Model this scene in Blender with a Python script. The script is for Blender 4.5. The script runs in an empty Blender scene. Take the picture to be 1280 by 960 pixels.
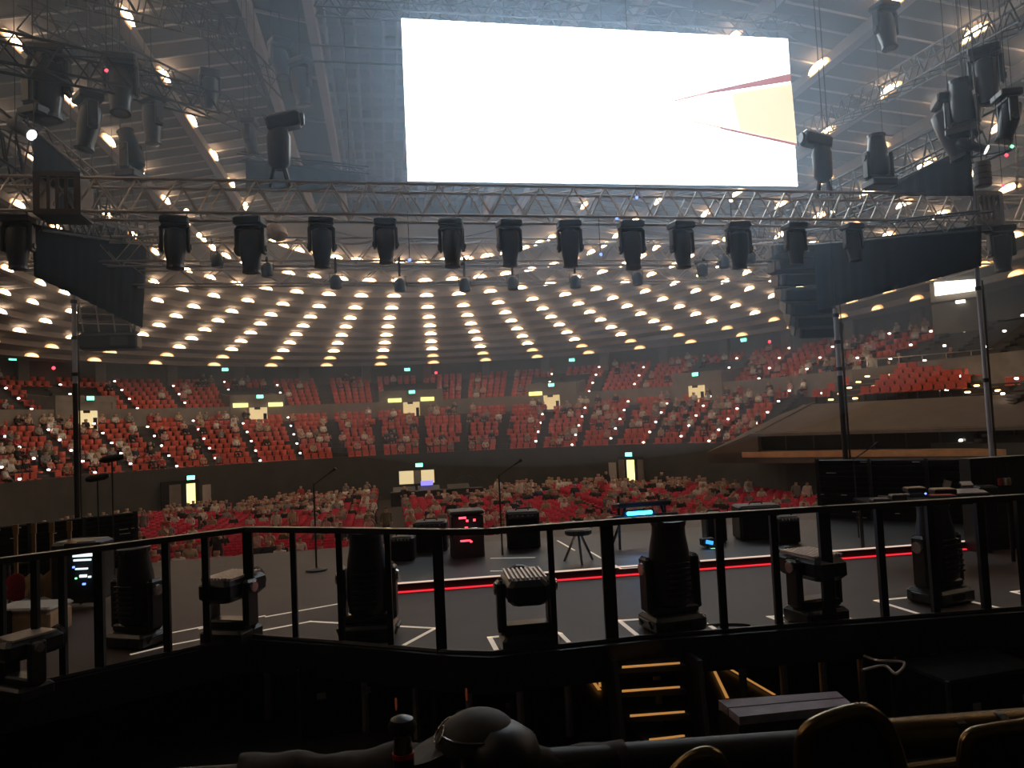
import bpy, bmesh, math, random
import numpy as np
from mathutils import Vector, Matrix
random.seed(7); RNG = np.random.default_rng(7)
scene = bpy.context.scene
COL = scene.collection
rad = math.radians

# ------------------------------------------------------------------ camera
EYE = 5.6                                    # eye height above the arena floor
FPX = 960.0
YAW, PITCH, ROLL = rad(9.5), math.atan(50/960), math.atan(.047)
_f = Vector((math.sin(YAW)*math.cos(PITCH), math.cos(YAW)*math.cos(PITCH), math.sin(PITCH)))
_r0 = Vector((math.cos(YAW), -math.sin(YAW), 0)); _u0 = _r0.cross(_f)
_u = _u0*math.cos(ROLL) + _r0*math.sin(ROLL); _r = _r0*math.cos(ROLL) - _u0*math.sin(ROLL)
CAM = Vector((0, 0, EYE))
cam_data = bpy.data.cameras.new('camera'); cam = bpy.data.objects.new('camera', cam_data); COL.objects.link(cam)
cam_data.sensor_fit = 'HORIZONTAL'; cam_data.sensor_width = 36; cam_data.lens = 36*FPX/1280
cam_data.clip_start = .05; cam_data.clip_end = 400
cam.matrix_world = Matrix(((_r.x, _u.x, -_f.x, 0), (_r.y, _u.y, -_f.y, 0), (_r.z, _u.z, -_f.z, EYE), (0, 0, 0, 1)))
scene.camera = cam
scene.view_settings.view_transform = 'Standard'; scene.view_settings.look = 'None'
scene.view_settings.gamma = 1; scene.view_settings.use_curve_mapping = False
scene.view_settings.exposure = 0.0
scene.cycles.max_bounces = 6; scene.cycles.diffuse_bounces = 4; scene.cycles.volume_bounces = 0
scene.cycles.sample_clamp_indirect = 4

def ray(px, py): return _f + _r*((px-640)/FPX) - _u*((py-480)/FPX)
def at(px, py, depth): return CAM + ray(px, py)*depth
def on(px, py, z):                            # point of the sight line at world height z
    d = ray(px, py); return CAM + d*((z-EYE)/d.z)
def in_view(p, m=25):
    v = Vector(p)-CAM; d = v.dot(_f)
    if d < .5: return False
    x = 640+FPX*v.dot(_r)/d; y = 480-FPX*v.dot(_u)/d
    return -m < x < 1280+m and -m < y < 960+m
def proj(p):
    v = Vector(p)-CAM; d = v.dot(_f)
    return 640+FPX*v.dot(_r)/d, 480-FPX*v.dot(_u)/d, d

# ------------------------------------------------------------------ world: an unlit interior
world = bpy.data.worlds.new('world'); scene.world = world; world.use_nodes = True
world.node_tree.nodes['Background'].inputs[0].default_value = (.5, .4, .35, 1)
world.node_tree.nodes['Background'].inputs[1].default_value = 0.0

# ------------------------------------------------------------------ materials
MATS = {}
def mat(name, col, rough=.6, metal=0., noise=.0, scale=8., emit=None, es=0., spec=.5, bump=0.):
    if name in MATS: return MATS[name]
    m = bpy.data.materials.new(name); m.use_nodes = True; MATS[name] = m
    nt = m.node_tree; b = nt.nodes['Principled BSDF']
    b.inputs['Base Color'].default_value = (*col, 1); b.inputs['Roughness'].default_value = rough
    b.inputs['Metallic'].default_value = metal; b.inputs['Specular IOR Level'].default_value = spec
    if emit:
        b.inputs['Emission Color'].default_value = (*emit, 1); b.inputs['Emission Strength'].default_value = es
    if noise:
        tc = nt.nodes.new('ShaderNodeTexCoord'); n = nt.nodes.new('ShaderNodeTexNoise'); n.inputs['Scale'].default_value = scale
        n.inputs['Detail'].default_value = 4
        rp = nt.nodes.new('ShaderNodeValToRGB')
        rp.color_ramp.elements[0].color = (*[c*(1-noise) for c in col], 1); rp.color_ramp.elements[1].color = (*[min(1, c*(1+noise)) for c in col], 1)
        rp.color_ramp.elements[0].position = .3; rp.color_ramp.elements[1].position = .7
        nt.links.new(tc.outputs['Object'], n.inputs['Vector']); nt.links.new(n.outputs['Fac'], rp.inputs['Fac'])
        nt.links.new(rp.outputs['Color'], b.inputs['Base Color'])
        if bump:
            bp = nt.nodes.new('ShaderNodeBump'); bp.inputs['Strength'].default_value = bump
            nt.links.new(n.outputs['Fac'], bp.inputs['Height']); nt.links.new(bp.outputs['Normal'], b.inputs['Normal'])
    return m
def glow(name, col, s):
    return mat(name, (.02, .02, .02), .5, emit=col, es=s)
mat('black', (.012, .012, .013), .5, noise=.3, scale=6)
mat('black_metal', (.015, .016, .018), .35, .3, noise=.2, scale=10)
mat('black_cloth', (.006, .007, .008), .95, noise=.4, scale=14, spec=.1)
mat('dark_plastic', (.018, .019, .022), .38, noise=.2, scale=20)
mat('alu', (.62, .54, .50), .36, .6, noise=.15, scale=12)
mat('dark_alu', (.07, .07, .075), .4, .7, noise=.2, scale=12)
mat('concrete', (.21, .19, .175), .9, noise=.15, scale=1.5, bump=.05)
mat('ceil_panel', (.125, .112, .112), .9, noise=.12, scale=.6)
mat('ceil_dark', (.055, .054, .058), .9, noise=.15, scale=.6)
mat('ceil_beam', (.27, .245, .245), .8, noise=.1, scale=.8)
mat('batten', (.34, .32, .31), .7)
mat('coffer', (.32, .34, .38), .8, noise=.1, scale=1)  # bluish tone: screen light on the coffers is put into the colour
mat('wall_dark', (.062, .064, .060), .85, noise=.2, scale=.8)
mat('wall_grey', (.12, .117, .11), .9, noise=.2, scale=.6)
mat('tier', (.05, .043, .04), .95, noise=.25, scale=1.2)
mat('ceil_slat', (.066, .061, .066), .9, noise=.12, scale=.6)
mat('aisle', (.06, .054, .05), .95, noise=.2, scale=1.5)
mat('arena_floor', (.03, .024, .022), .8, noise=.3, scale=.6)
mat('stage_floor', (.068, .042, .034), .62, noise=.12, scale=3, bump=.03)
mat('stage_dark', (.028, .026, .027), .5, noise=.2, scale=3)
mat('seat_red', (.58, .098, .065), .75, noise=.2, scale=5)
mat('seat_red_floor', (.74, .026, .085), .6, noise=.2, scale=5)
mat('white_tape', (.80, .72, .62), .6, emit=(1, .80, .62), es=.32)  # tape is no lamp; a weak glow paints its lit brightness
mat('skin', (.52, .33, .24), .6)
mat('hair', (.012, .009, .008), .6)
mat('pants', (.035, .035, .045), .85)
mat('hole', (.004, .004, .005), .9)

# ------------------------------------------------------------------ builders
class MB:
    def __init__(s): s.v = []; s.f = []; s.m = []
    def add(s, vs, fs, mi=0):
        o = len(s.v); s.v += [tuple(v) for v in vs]; s.f += [tuple(i+o for i in f) for f in fs]; s.m += [mi]*len(fs); return s
    def box(s, c, size, R=None, mi=0, taper=1.):
        hx, hy, hz = (q/2 for q in size); c = Vector(c); vs = []
        for z, t in ((-hz, 1.), (hz, taper)):
            for x, y in ((-hx, -hy), (hx, -hy), (hx, hy), (-hx, hy)):
                p = Vector((x*t, y*t, z)); vs.append(c + (R @ p if R else p))
        return s.add(vs, [(0,3,2,1), (4,5,6,7), (0,1,5,4), (1,2,6,5), (2,3,7,6), (3,0,4,7)], mi)
    def cham(s, c, size, b, R=None, mi=0):            # box with chamfered vertical corners and top/bottom edge
        hx, hy, hz = (q/2 for q in size); c = Vector(c); rings = []
        for z, k in ((-hz, b), (-hz+b, 0), (hz-b, 0), (hz, b)):
            x, y = hx-k, hy-k; q = b*.8
            rings.append([(x-q,-y),(x,-y+q),(x,y-q),(x-q,y),(-x+q,y),(-x,y-q),(-x,-y+q),(-x+q,-y)])
        vs = []
        for (z, _), rg in zip(((-hz,0),(-hz+b,0),(hz-b,0),(hz,0)), rings):
            for x, y in rg:
                p = Vector((x, y, z)); vs.append(c + (R @ p if R else p))
        fs = [tuple(range(7, -1, -1)), tuple(range(24, 32))]
        for k in range(3):
            for i in range(8):
                j = (i+1) % 8; fs.append((k*8+i, k*8+j, k*8+8+j, k*8+8+i))
        return s.add(vs, fs, mi)
    def lathe(s, c, prof, n=16, R=None, mi=0, sq=1.):  # prof: (radius, z) along local z
        c = Vector(c); vs = []
        for r, z in prof:
            for i in range(n):
                a = 2*math.pi*i/n; p = Vector((r*math.cos(a), r*math.sin(a)*sq, z)); vs.append(c + (R @ p if R else p))
        k = len(prof)
        fs = [(q*n+i, q*n+(i+1) % n, q*n+n+(i+1) % n, q*n+n+i) for q in range(k-1) for i in range(n)]
        fs += [tuple(range(n-1, -1, -1)), tuple(range((k-1)*n, k*n))]
        return s.add(vs, fs, mi)
    def tube(s, pts, r, n=8, mi=0):
        pts = [Vector(p) for p in pts]; vs = []; k = len(pts); ref = None
        for i, p in enumerate(pts):
            d = (pts[min(i+1, k-1)] - pts[max(i-1, 0)]).normalized()
            if ref is None: ref = Vector((0, 0, 1)) if abs(d.z) < .9 else Vector((1, 0, 0))
            a = d.cross(ref).normalized(); b = d.cross(a); ref = b.cross(d) if False else ref
            rr = r[i] if isinstance(r, (list, tuple)) else r
            for j in range(n):
                t = 2*math.pi*j/n; vs.append(p + a*(rr*math.cos(t)) + b*(rr*math.sin(t)))
        fs = [(i*n+j, i*n+(j+1) % n, i*n+n+(j+1) % n, i*n+n+j) for i in range(k-1) for j in range(n)]
        fs += [tuple(range(n-1, -1, -1)), tuple(range((k-1)*n, k*n))]
        return s.add(vs, fs, mi)
    def prism(s, poly, vec, mi=0):                    # 3D polygon swept by vec
        poly = [Vector(p) for p in poly]; vec = Vector(vec); n = len(poly)
        return s.add(poly + [p+vec for p in poly], [tuple(range(n-1, -1, -1)), tuple(range(n, 2*n))] + [(i, (i+1) % n, n+(i+1) % n, n+i) for i in range(n)], mi)
    def strip(s, A, B, mi=0, closed=False):           # quads between two polylines
        n = len(A); return s.add(list(A)+list(B), [(i, i+1, n+i+1, n+i) for i in range(n-1)], mi)
    def data(s, name, mats, off=(0, 0, 0), smooth=False):
        me = bpy.data.meshes.new(name); o = Vector(off)
        me.from_pydata([Vector(v)-o for v in s.v], [], s.f)
        for m in (mats if isinstance(mats, (list, tuple)) else [mats]): me.materials.append(MATS[m] if isinstance(m, str) else m)
        me.polygons.foreach_set('material_index', s.m)
        bm = bmesh.new(); bm.from_mesh(me); bmesh.ops.recalc_face_normals(bm, faces=bm.faces); bm.to_mesh(me); bm.free()
        if smooth:
            me.polygons.foreach_set('use_smooth', [True]*len(me.polygons)); me.set_sharp_from_angle(angle=rad(40))
        return me
    def build(s, name, mats, parent=None, smooth=False, loc=None):
        off = wloc(parent) if parent else Vector(loc) if loc is not None else Vector((0, 0, 0))
        me = s.data(name, mats, off, smooth); o = bpy.data.objects.new(name, me); COL.objects.link(o)
        if parent: o.parent = parent
        elif loc is not None: o.location = off
        return o
def wloc(o):
    v = Vector((0, 0, 0))
    while o: v += o.location; o = o.parent
    return v
def tag(o, label=None, cat=None, group=None, kind=None):
    if label: o['label'] = label
    if cat: o['category'] = cat
    if group: o['group'] = group
    if kind: o['kind'] = kind
    return o
def thing(name, label, cat, loc=(0, 0, 0), group=None, rotz=0.):
    o = bpy.data.objects.new(name, None); COL.objects.link(o); o.location = loc; o.rotation_euler.z = rotz; o.empty_display_size = .1
    return tag(o, label, cat, group)
def struct(name, mb, mats, parent=None, smooth=False):
    o = mb.build(name, mats, parent, smooth)
    if not parent: o['kind'] = 'structure'
    return o
def inst(name, me, loc, rotz=0., parent=None, scale=1.):
    o = bpy.data.objects.new(name, me); COL.objects.link(o); o.location = loc; o.rotation_euler.z = rotz; o.parent = parent
    if scale != 1.: o.scale = (scale,)*3
    return o
def copy_tree(o, loc=None, rotz=None, parent=None, label=None):
    c = o.copy(); COL.objects.link(c); c.parent = parent
    if loc is not None: c.location = loc
    if rotz is not None: c.rotation_euler.z = rotz
    if label: c['label'] = label
    for ch in list(o.children): copy_tree(ch, parent=c)
    return c
UNIT = {}
def unit_tube(m, n=6):
    if (m, n) not in UNIT: UNIT[(m, n)] = MB().lathe((0, 0, 0), [(1, -.5), (1, .5)], n).data('unit_tube', m, smooth=True)
    return UNIT[(m, n)]
def bar(name, p0, p1, r, m, parent=None, n=6):        # a round bar sharing one unit mesh
    p0, p1 = Vector(p0), Vector(p1); d = p1-p0
    o = bpy.data.objects.new(name, unit_tube(m, n)); COL.objects.link(o)
    o.rotation_mode = 'QUATERNION'; o.rotation_quaternion = Vector((0, 0, 1)).rotation_difference(d.normalized())
    o.location = (p0+p1)/2 - (wloc(parent) if parent else Vector((0, 0, 0))); o.scale = (r, r, d.length); o.parent = parent
    return o
def aim(d, up=Vector((0, 0, 1))):                     # rotation whose local z follows d
    z = Vector(d).normalized(); x = up.cross(z)
    x = x.normalized() if x.length > 1e-4 else Vector((1, 0, 0)); y = z.cross(x)
    return Matrix((x, y, z)).transposed()
RZ = lambda a: Matrix.Rotation(a, 3, 'Z')
RX = lambda a: Matrix.Rotation(a, 3, 'X')
RY = lambda a: Matrix.Rotation(a, 3, 'Y')
V = Vector
# ================================================================== THE HALL
CX, CY = 2.4, 47.0
RING_D = [30, 28.2, 26.4, 24.6, 22.8, 21, 19.2, 17.2, 15.0, 12.4, 9.4]
hgt = lambda d: EYE + 6.4 + .28*(30-d)
def stadium(d, z, n=48, y0=-12.):
    p = [V((CX-d, y, z)) for y in np.linspace(y0, CY, 8)[:-1]]
    p += [V((CX+d*math.sin(a), CY+d*math.cos(a), z)) for a in np.linspace(-math.pi/2, math.pi/2, n)]
    return p + [V((CX+d, y, z)) for y in np.linspace(CY, y0, 8)[1:]]

m = MB(); m.box((CX, 34, -.1), (110, 110, .2)); struct('floor', m, 'arena_floor')

# ceiling: stepped panels and light-carrying beams, one mesh for each ring
ceil = bpy.data.objects.new('ceiling', None); COL.objects.link(ceil); ceil['kind'] = 'structure'
ds = RING_D + [6.2]
for k, d in enumerate(RING_D):
    z0 = hgt(d); zi = hgt(ds[k+1])
    m = MB()
    A_, B_ = stadium(ds[k+1]+.30, zi+.04), stadium(d, z0+.36)
    m.strip(A_[7:55], B_[7:55]); m.build('ceiling_panel', 'ceil_panel', ceil)
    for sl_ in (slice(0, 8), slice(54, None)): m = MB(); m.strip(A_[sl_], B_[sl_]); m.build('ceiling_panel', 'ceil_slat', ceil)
    m = MB()
    a, b, c, e = stadium(d, z0+.4), stadium(d, z0), stadium(d+.36, z0+.02), stadium(d+.36, z0+.4)
    m.strip(a, b); m.strip(b, c); m.strip(c, e)
    m.build('ceiling_beam', 'ceil_beam', ceil)
# outermost soffit beyond the lowest beam
m = MB(); m.strip(stadium(30.36, hgt(30)+.3), stadium(40, hgt(30)+.5)); m.build('ceiling_panel', 'ceil_panel', ceil)
# edge beam of the panels, open dark gap, then the coffered middle
zi = hgt(6.2)
for sx in (-1, 1):
    m = MB(); m.box((CX+sx*6.1, 17.5, zi+.05), (.3, 59, .5)); m.build('ceiling_beam', 'ceil_beam', ceil)
    m = MB(); m.box((CX+sx*4.25, 17.5, zi+.3), (.3, 59, .6)); m.build('ceiling_beam', 'ceil_beam', ceil)
    for y in np.arange(20, 46, 4.2):
        bar('tie_rod', (CX+sx*6.0, y, zi+.2), (CX+sx*4.3, y+1.4, zi+.6), .06, 'batten', ceil)
m = MB(); m.box((CX, 17.5, zi+1.9), (13, 59, .1)); m.build('ceiling_panel', 'ceil_dark', ceil)
m = MB(); m.box((CX, 17.5, zi+1.0), (8.4, 59, .06)); m.build('coffer_panel', 'coffer', ceil)
rib = MB().box((0, 0, 0), (.10, 59, .42)).data('coffer_rib', 'coffer')
for x in np.linspace(-3.9, 3.9, 17): inst('coffer_rib', rib, (CX+x, 17.5, zi+.75), parent=ceil)
crs = MB().box((0, 0, 0), (8.3, .14, .34)).data('coffer_beam', 'coffer')
for y in np.arange(18, 46.5, 1.3): inst('coffer_beam', crs, (CX, y, zi+.8), parent=ceil)
# apron closing the far end of the middle strip
m = MB(); A = [V((CX+6.5*math.sin(a), CY+6.5*math.cos(a), zi+.1)) for a in np.linspace(-math.pi/2, math.pi/2, 20)]
m.add(A, [tuple(range(20))]); m.build('ceiling_panel', 'ceil_dark', ceil)
# thin pale battens across the straight panels
for k in range(3, len(RING_D)):
    d0, d1 = RING_D[k]+.02, ds[k+1]+.34
    L = math.hypot(d0-d1, hgt(d1)-hgt(d0)-.3); sl = math.atan2(hgt(d1)+.04-hgt(d0)-.36, d0-d1)
    for sx in (-1, 1):
        bm_ = MB().box((0, 0, 0), (L, .045, .05), R=RY(sx*sl)).data('batten', 'batten')
        for y in np.arange(18.5, CY, .95):
            p = (CX+sx*(d0+d1)/2, y, (hgt(d0)+.36+hgt(d1)+.04)/2-.02)
            if in_view(p, 60): inst('batten', bm_, p, parent=ceil)

# ceiling lights: half-oval lamps on the inner face of every ring beam
mat('lamp_warm', (.8, .7, .5), .5, emit=(1, .76, .53), es=23)
mat('lamp_soft', (.8, .7, .5), .5, emit=(1, .70, .38), es=2.2)
mat('lamp_halo', (.5, .45, .4), .5, emit=(1, .50, .16), es=1.1)  # orange falloff around each lamp, painted as a weakly glowing rim
N = 14; m = MB()
for (w, h, dd, mi) in ((.60, .30, .0, 1), (.44, .22, .10, 0)):
    arc = [V((w*math.cos(math.pi*i/N), 0, h*math.sin(math.pi*i/N))) for i in range(N+1)]
    m.prism([p+V((0, -dd, -.18)) for p in arc], (0, -.05, 0), mi)
m.prism([V((.38*math.cos(math.pi*i/N), -.15, .17*math.sin(math.pi*i/N)-.18)) for i in range(N+1)], (0, -.05, 0), 0)
m.add([(-.44,-.1,-.18),(.44,-.1,-.18),(.44,-.2,-.18),(-.44,-.2,-.18)], [(0,1,2,3)], 0)
lamp = m.data('ceiling_light', ['lamp_warm', 'lamp_halo']); lamp_low = m.data('ceiling_light', ['lamp_soft', 'lamp_halo'])
ORD = ['lowest', 'second lowest', 'third lowest', 'fourth lowest', 'fifth lowest', 'middle', 'fifth highest', 'fourth highest', 'third highest', 'second highest', 'highest']
nl = 0
for k, d in enumerate(RING_D):
    spots = [(CX+d*math.sin(a), CY+d*math.cos(a), -a) for a in (rad(5.0+10*j) for j in range(-9, 9))]
    for sx in (-1, 1): spots += [(CX+sx*d, 23+3.8*j, -sx*math.pi/2) for j in range(-5 if k > 4 else 0, 7)]
    for x, y, r in spots:
        p = (x, y, hgt(d)+.2)
        if in_view(p, 40) or y < 23:
            run = 'far curve' if y > CY-.5 else 'straight run beside the lit booth window' if x > CX else 'straight run above the bright profile lamp'
            tag(inst('ceiling_light', lamp if k > 1 else lamp_low, p, r), 'warm half-oval lamp on the %s ceiling ring, %s' % (ORD[k], run), 'ceiling light', 'lamps on the %s ceiling ring, %s' % (ORD[k], run)); nl += 1
print('ceiling lights', nl)

# walls -------------------------------------------------------------
SX, SY = 1.4, 45.0                                  # centre of the stands
def front(a):
    a_ = max(-math.pi/2, min(math.pi/2, a)); x, y = SX+23.4*math.sin(a_), SY+18*math.cos(a_)
    return V((x, y, 0)) + V((math.sin(a_)*.0, 0, 0))
def back(a):
    a_ = max(-math.pi/2, min(math.pi/2, a)); return V((SX+36*math.sin(a_), SY+36*math.cos(a_), 0))
PHI = [('s', -y) for y in (40, 28, 14)]
def ring_pt(t, s, z):
    """t: -1..1 over the far curve, beyond that straight runs back beside the stage."""
    if abs(t) <= 1: p = front(t*math.pi/2).lerp(back(t*math.pi/2), s)
    else:
        sg = 1 if t > 0 else -1; p = front(sg*math.pi/2).lerp(back(sg*math.pi/2), s); p = p + V((0, -(abs(t)-1)*40, 0))
        if sg > 0: p.x += (abs(t)-1)*14*(1-s)
    return V((p.x, p.y, z))
TS = list(np.linspace(-1.5, -1, 4)[:-1]) + list(np.linspace(-1, 1, 73)) + list(np.linspace(1, 1.5, 4)[1:])
ZF = EYE-2.43
def dense(s, z): return [ring_pt(t, s, z) for t in TS]
m = MB(); m.strip(dense(-.004, 0), dense(-.004, ZF+.42)); m.strip(dense(-.004, ZF+.42), dense(.012, ZF+.42)); m.strip(dense(.012, ZF+.42), dense(.012, ZF-.2))
struct('wall_front', m, 'wall_dark')
ZB = EYE+5.2
m = MB(); m.strip(dense(1.0, ZB-.3), dense(1.0, ZB+3)); wb = struct('wall_back', m, 'wall_grey')
post = MB().cham((0, 0, 0), (.9, .6, 2.4), .06).data('column', 'concrete')
for j in range(-10, 10):
    t = (5.0+10*j)/90; p = ring_pt(t, .985, ZB+.9); inst('column', post, p, -t*math.pi/2, parent=wb)
# a plain dark wall behind the seats where the photograph was taken, and the hall's sides
m = MB(); m.box((CX, -12, 9), (90, .4, 18)); struct('wall_rear', m, 'wall_dark')

# stands: two tiers of rows with a concrete wall between them ----------
R1, R2 = 10, 7
S1 = np.linspace(.015, .50, R1+1); Z1 = [ZF + .375*i for i in range(R1)]
ZC = Z1[-1]+1.15
S2 = np.linspace(.555, .99, R2+1); Z2 = [ZC + .02 + .43*i for i in range(R2)]
def tier(S, Z, n):
    m = MB()
    for i in range(n):
        zlo = Z[i-1] if i else Z[0]-.35
        m.strip(dense(S[i], zlo), dense(S[i], Z[i])); m.strip(dense(S[i], Z[i]), dense(S[i+1], Z[i]))
    return m
struct('floor_lower_stand', tier(S1, Z1, R1), 'tier'); struct('floor_upper_stand', tier(S2, Z2, R2), 'tier')
m = MB(); m.strip(dense(.50, Z1[-1]), dense(.50, ZC+.5)); m.strip(dense(.50, ZC+.5), dense(.515, ZC+.5)); m.strip(dense(.515, ZC+.5), dense(.515, ZC-.2)); m.strip(dense(.515, ZC), dense(.56, ZC))
struct('wall_cross_aisle', m, 'concrete')

# aisles: dark stair runs between the seat blocks
AIS = [(3.4+7.9*j)/90 for j in range(-16, 17)]
stair = MB().box((0, 0, .0), (.9, .5, .14)).data('step', 'aisle')
for t in AIS:
    if not -1.25 < t < 1.3: continue
    root = bpy.data.objects.new('trim_aisle', None); COL.objects.link(root); root['kind'] = 'structure'
    n = 0
    for S, Z, nn in ((S1, Z1, R1), (S2, Z2, R2)):
        for i in range(nn):
            for h, f in ((.0, .25), (.16, .75)):
                p = ring_pt(t, S[i]+(S[i+1]-S[i])*f, Z[i]+h)
                if in_view(p, 10): inst('step', stair, p, -max(-1, min(1, t))*math.pi/2, parent=root); n += 1
    if not n: bpy.data.objects.remove(root)
# tiny step lights along every second aisle
mat('led_white', (.6, .6, .6), .5, emit=(1, .86, .74), es=9)
steplamp = MB().cham((0, 0, 0), (.15, .15, .11), .025).data('step_light', 'led_white')
for j, t in enumerate(AIS):
    if not -1.25 < t < 1.3 or abs(t-.03) < .25: continue
    side = -1 if t > 0 else 1
    for S, Z, nn, st in ((S1, Z1, R1, 2), (S2, Z2, R2, 2)):
        for i in range(j % 2, nn, st):
            p = ring_pt(t+side*.008, S[i]+.004, Z[i]+.55)
            if in_view(p, 0): tag(inst('step_light', steplamp, p), 'tiny white step light beside a stair aisle of the stands', 'step light', 'step lights along the stand aisles')

# vomitory exits in the cross wall and doors in the front wall
mat('exit_glow', (.4, .4, .2), .6, emit=(1, .78, .42), es=.75)
mat('exit_bright', (.4, .4, .2), .6, emit=(1, .95, .35), es=1.6)
mat('exit_green', (.1, .4, .3), .5, emit=(.15, 1, .62), es=4.5)
mat('sign_white', (.5, .47, .44), .7)
def rotm(t): return RZ(-max(-1, min(1, t))*math.pi/2)
def exit_sign(p, R, lab):
    m = MB(); m.box(p, (.62, .12, .34), R); o = m.build('exit_sign', 'dark_plastic', loc=p)
    m = MB(); m.box(V(p)+R @ V((0, -.07, 0)), (.56, .04, .28), R); m.build('sign_face', 'exit_green', o)
    tag(o, lab, 'exit sign')
def t_of(px):                       # curve parameter of the cross wall under an image column
    best = min(np.linspace(-1.2, 1.2, 1200), key=lambda t: abs(proj(ring_pt(t, .5, ZC))[0]-px)); return float(best)
def t_front(px):
    best = min(np.linspace(-1.2, 1.2, 1200), key=lambda t: abs(proj(ring_pt(t, -.004, 1.5))[0]-px)); return float(best)
nv = 0; VOMT = []
for px, wide, lab in ((108, 0, 'beside the hanging speaker pole'), (322, 0, 'over a single lit doorway in the stands'), (514, 1, 'over the double-lit doorway in the middle of the stands'), (690, 0, 'over the lit doorway with a person standing in it'), (872, 0, 'over the dim doorway near the side balcony')):
    t = t_of(px); VOMT.append(t); R = rotm(t); c = ring_pt(t, .498, Z1[-1]); o_ = lambda x, y, z: c + R @ V((x, y, z))
    nv += 1
    root = bpy.data.objects.new('door_%d' % nv, None); COL.objects.link(root); root.location = c; root['kind'] = 'structure'
    w = 2.6 if wide else 2.0
    m = MB()                                            # concrete cheeks and lintel sloping back into the upper tier
    for sx in (-1, 1): m.prism([o_(sx*w, -.1, 0), o_(sx*w, 4.0, 1.2), o_(sx*w, 4.0, 3.0), o_(sx*w, -.1, 2.5)], R @ V((sx*.35, 0, 0)))
    m.box(o_(0, .1, 2.4), (2*w+.7, .4, .5), R); m.build('surround', 'concrete', root)
    m = MB(); m.box(o_(0, .0, 1.0), (2*w, .06, 2.4), R); m.build('back_panel', 'concrete', root)
    m = MB(); m.box(o_(0, -.12, .75), (1.5, .1, 1.55), R); m.build('doorway', 'exit_glow' if px > 200 else 'exit_glow', root)
    if px not in (108, 872):
        for sx in ((-1, 1) if wide else (-1,) if px > 600 else (1, -1)):
            m = MB(); m.box(o_(sx*1.5, -.16, 1.75), (1.25, .1, .36), R); m.build('lit_panel', 'exit_bright', root)
    m = MB(); m.box(o_(.55, -.19, .55), (.28, .06, .9), R); m.box(o_(-.1, -.19, 1.45), (.5, .06, .2), R); m.build('door_leaf', 'hole', root)
    exit_sign(o_(.1, -.3, 2.45), R, 'small green lit exit sign ' + lab)
for px, lab in ((233, 'above the narrow lit door in the dark wall'), (521, 'above the wide lit window in the dark wall'), (786, 'above the lit door beside a white board on the dark wall')):
    t = t_front(px); R = rotm(t); c = ring_pt(t, -.006, 0); o_ = lambda x, y, z: c + R @ V((x, y, z))
    nv += 1
    root = bpy.data.objects.new('door_%d' % nv, None); COL.objects.link(root); root.location = c; root['kind'] = 'structure'
    if px == 521:
        m = MB(); m.box(o_(0, -.08, 1.65), (3.1, .14, 1.3), R); m.build('frame', 'wall_dark', root)
        for x, w in ((-.85, 1.15), (.85, 1.05)):
            m = MB(); m.box(o_(x, -.16, 1.7), (w, .06, 1.05), R); m.build('pane', 'exit_glow', root)
        m = MB(); m.box(o_(0, -.16, 1.7), (.5, .08, 1.05), R); m.build('mullion', 'sign_white', root)
    else:
        m = MB(); m.box(o_(-.3, -.06, 1.35), (3.2, .1, 2.7), R); m.build('frame', 'hole', root)
        m = MB(); m.box(o_(.25, -.14, 1.25), (.62, .08, 2.35), R); m.build('doorway', 'exit_bright', root)
        for x in ((-1.1, -.75) if px < 500 else (-.55, 1.1)):
            m = MB(); m.box(o_(x, -.13, 1.35), (.5, .08, 2.2), R); m.build('door_leaf', 'concrete', root)
    exit_sign(o_(.2, -.2, 2.85 if px != 521 else 2.65), R, 'green lit exit sign ' + lab)
for px, lab in ((258, 'blank white board on the dark wall by the narrow lit door'), (766, 'blank white board on the dark wall behind the floor crowd')):
    t = t_front(px); R = rotm(t); c = ring_pt(t, -.01, 1.5)
    m = MB(); m.box(c, (.62, .05, 1.5), R); tag(m.build('notice_board', 'sign_white', loc=c), lab, 'board')
for px, py in ((15, 448), (281, 462), (509, 462), (715, 450), (930, 425)):
    best = min(np.linspace(-1.2, 1.2, 800), key=lambda t: abs(proj(ring_pt(t, .985, ZB+1.2))[0]-px))
    d = proj(ring_pt(best, .98, ZB+1))[2]; p = at(px, py, d-.6)
    exit_sign(p, rotm(best), 'green exit sign high on the back wall ' + {15: 'near the speaker drape', 281: 'above the doorway with one lit panel', 509: 'above the middle double-lit doorway', 715: 'above the doorway with a person in it', 930: 'near the curved speaker stack'}[px])
glow('led_red', (1, .05, .08), 4)
for px, py in ((67, 460), (545, 466), (962, 427)):
    best = min(np.linspace(-1.2, 1.2, 800), key=lambda t: abs(proj(ring_pt(t, .985, ZB+1.2))[0]-px))
    d = proj(ring_pt(best, .98, ZB+1))[2]
    m = MB(); q = at(px, py, d-.9); m.lathe(q, [(.1, -.08), (.14, 0), (.1, .08)], 10, aim((0, -1, 0))); tag(m.build('alarm_lamp', 'led_red', loc=q), 'small red alarm lamp on a column of the back wall', 'lamp', 'red alarm lamps on the back wall')

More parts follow.
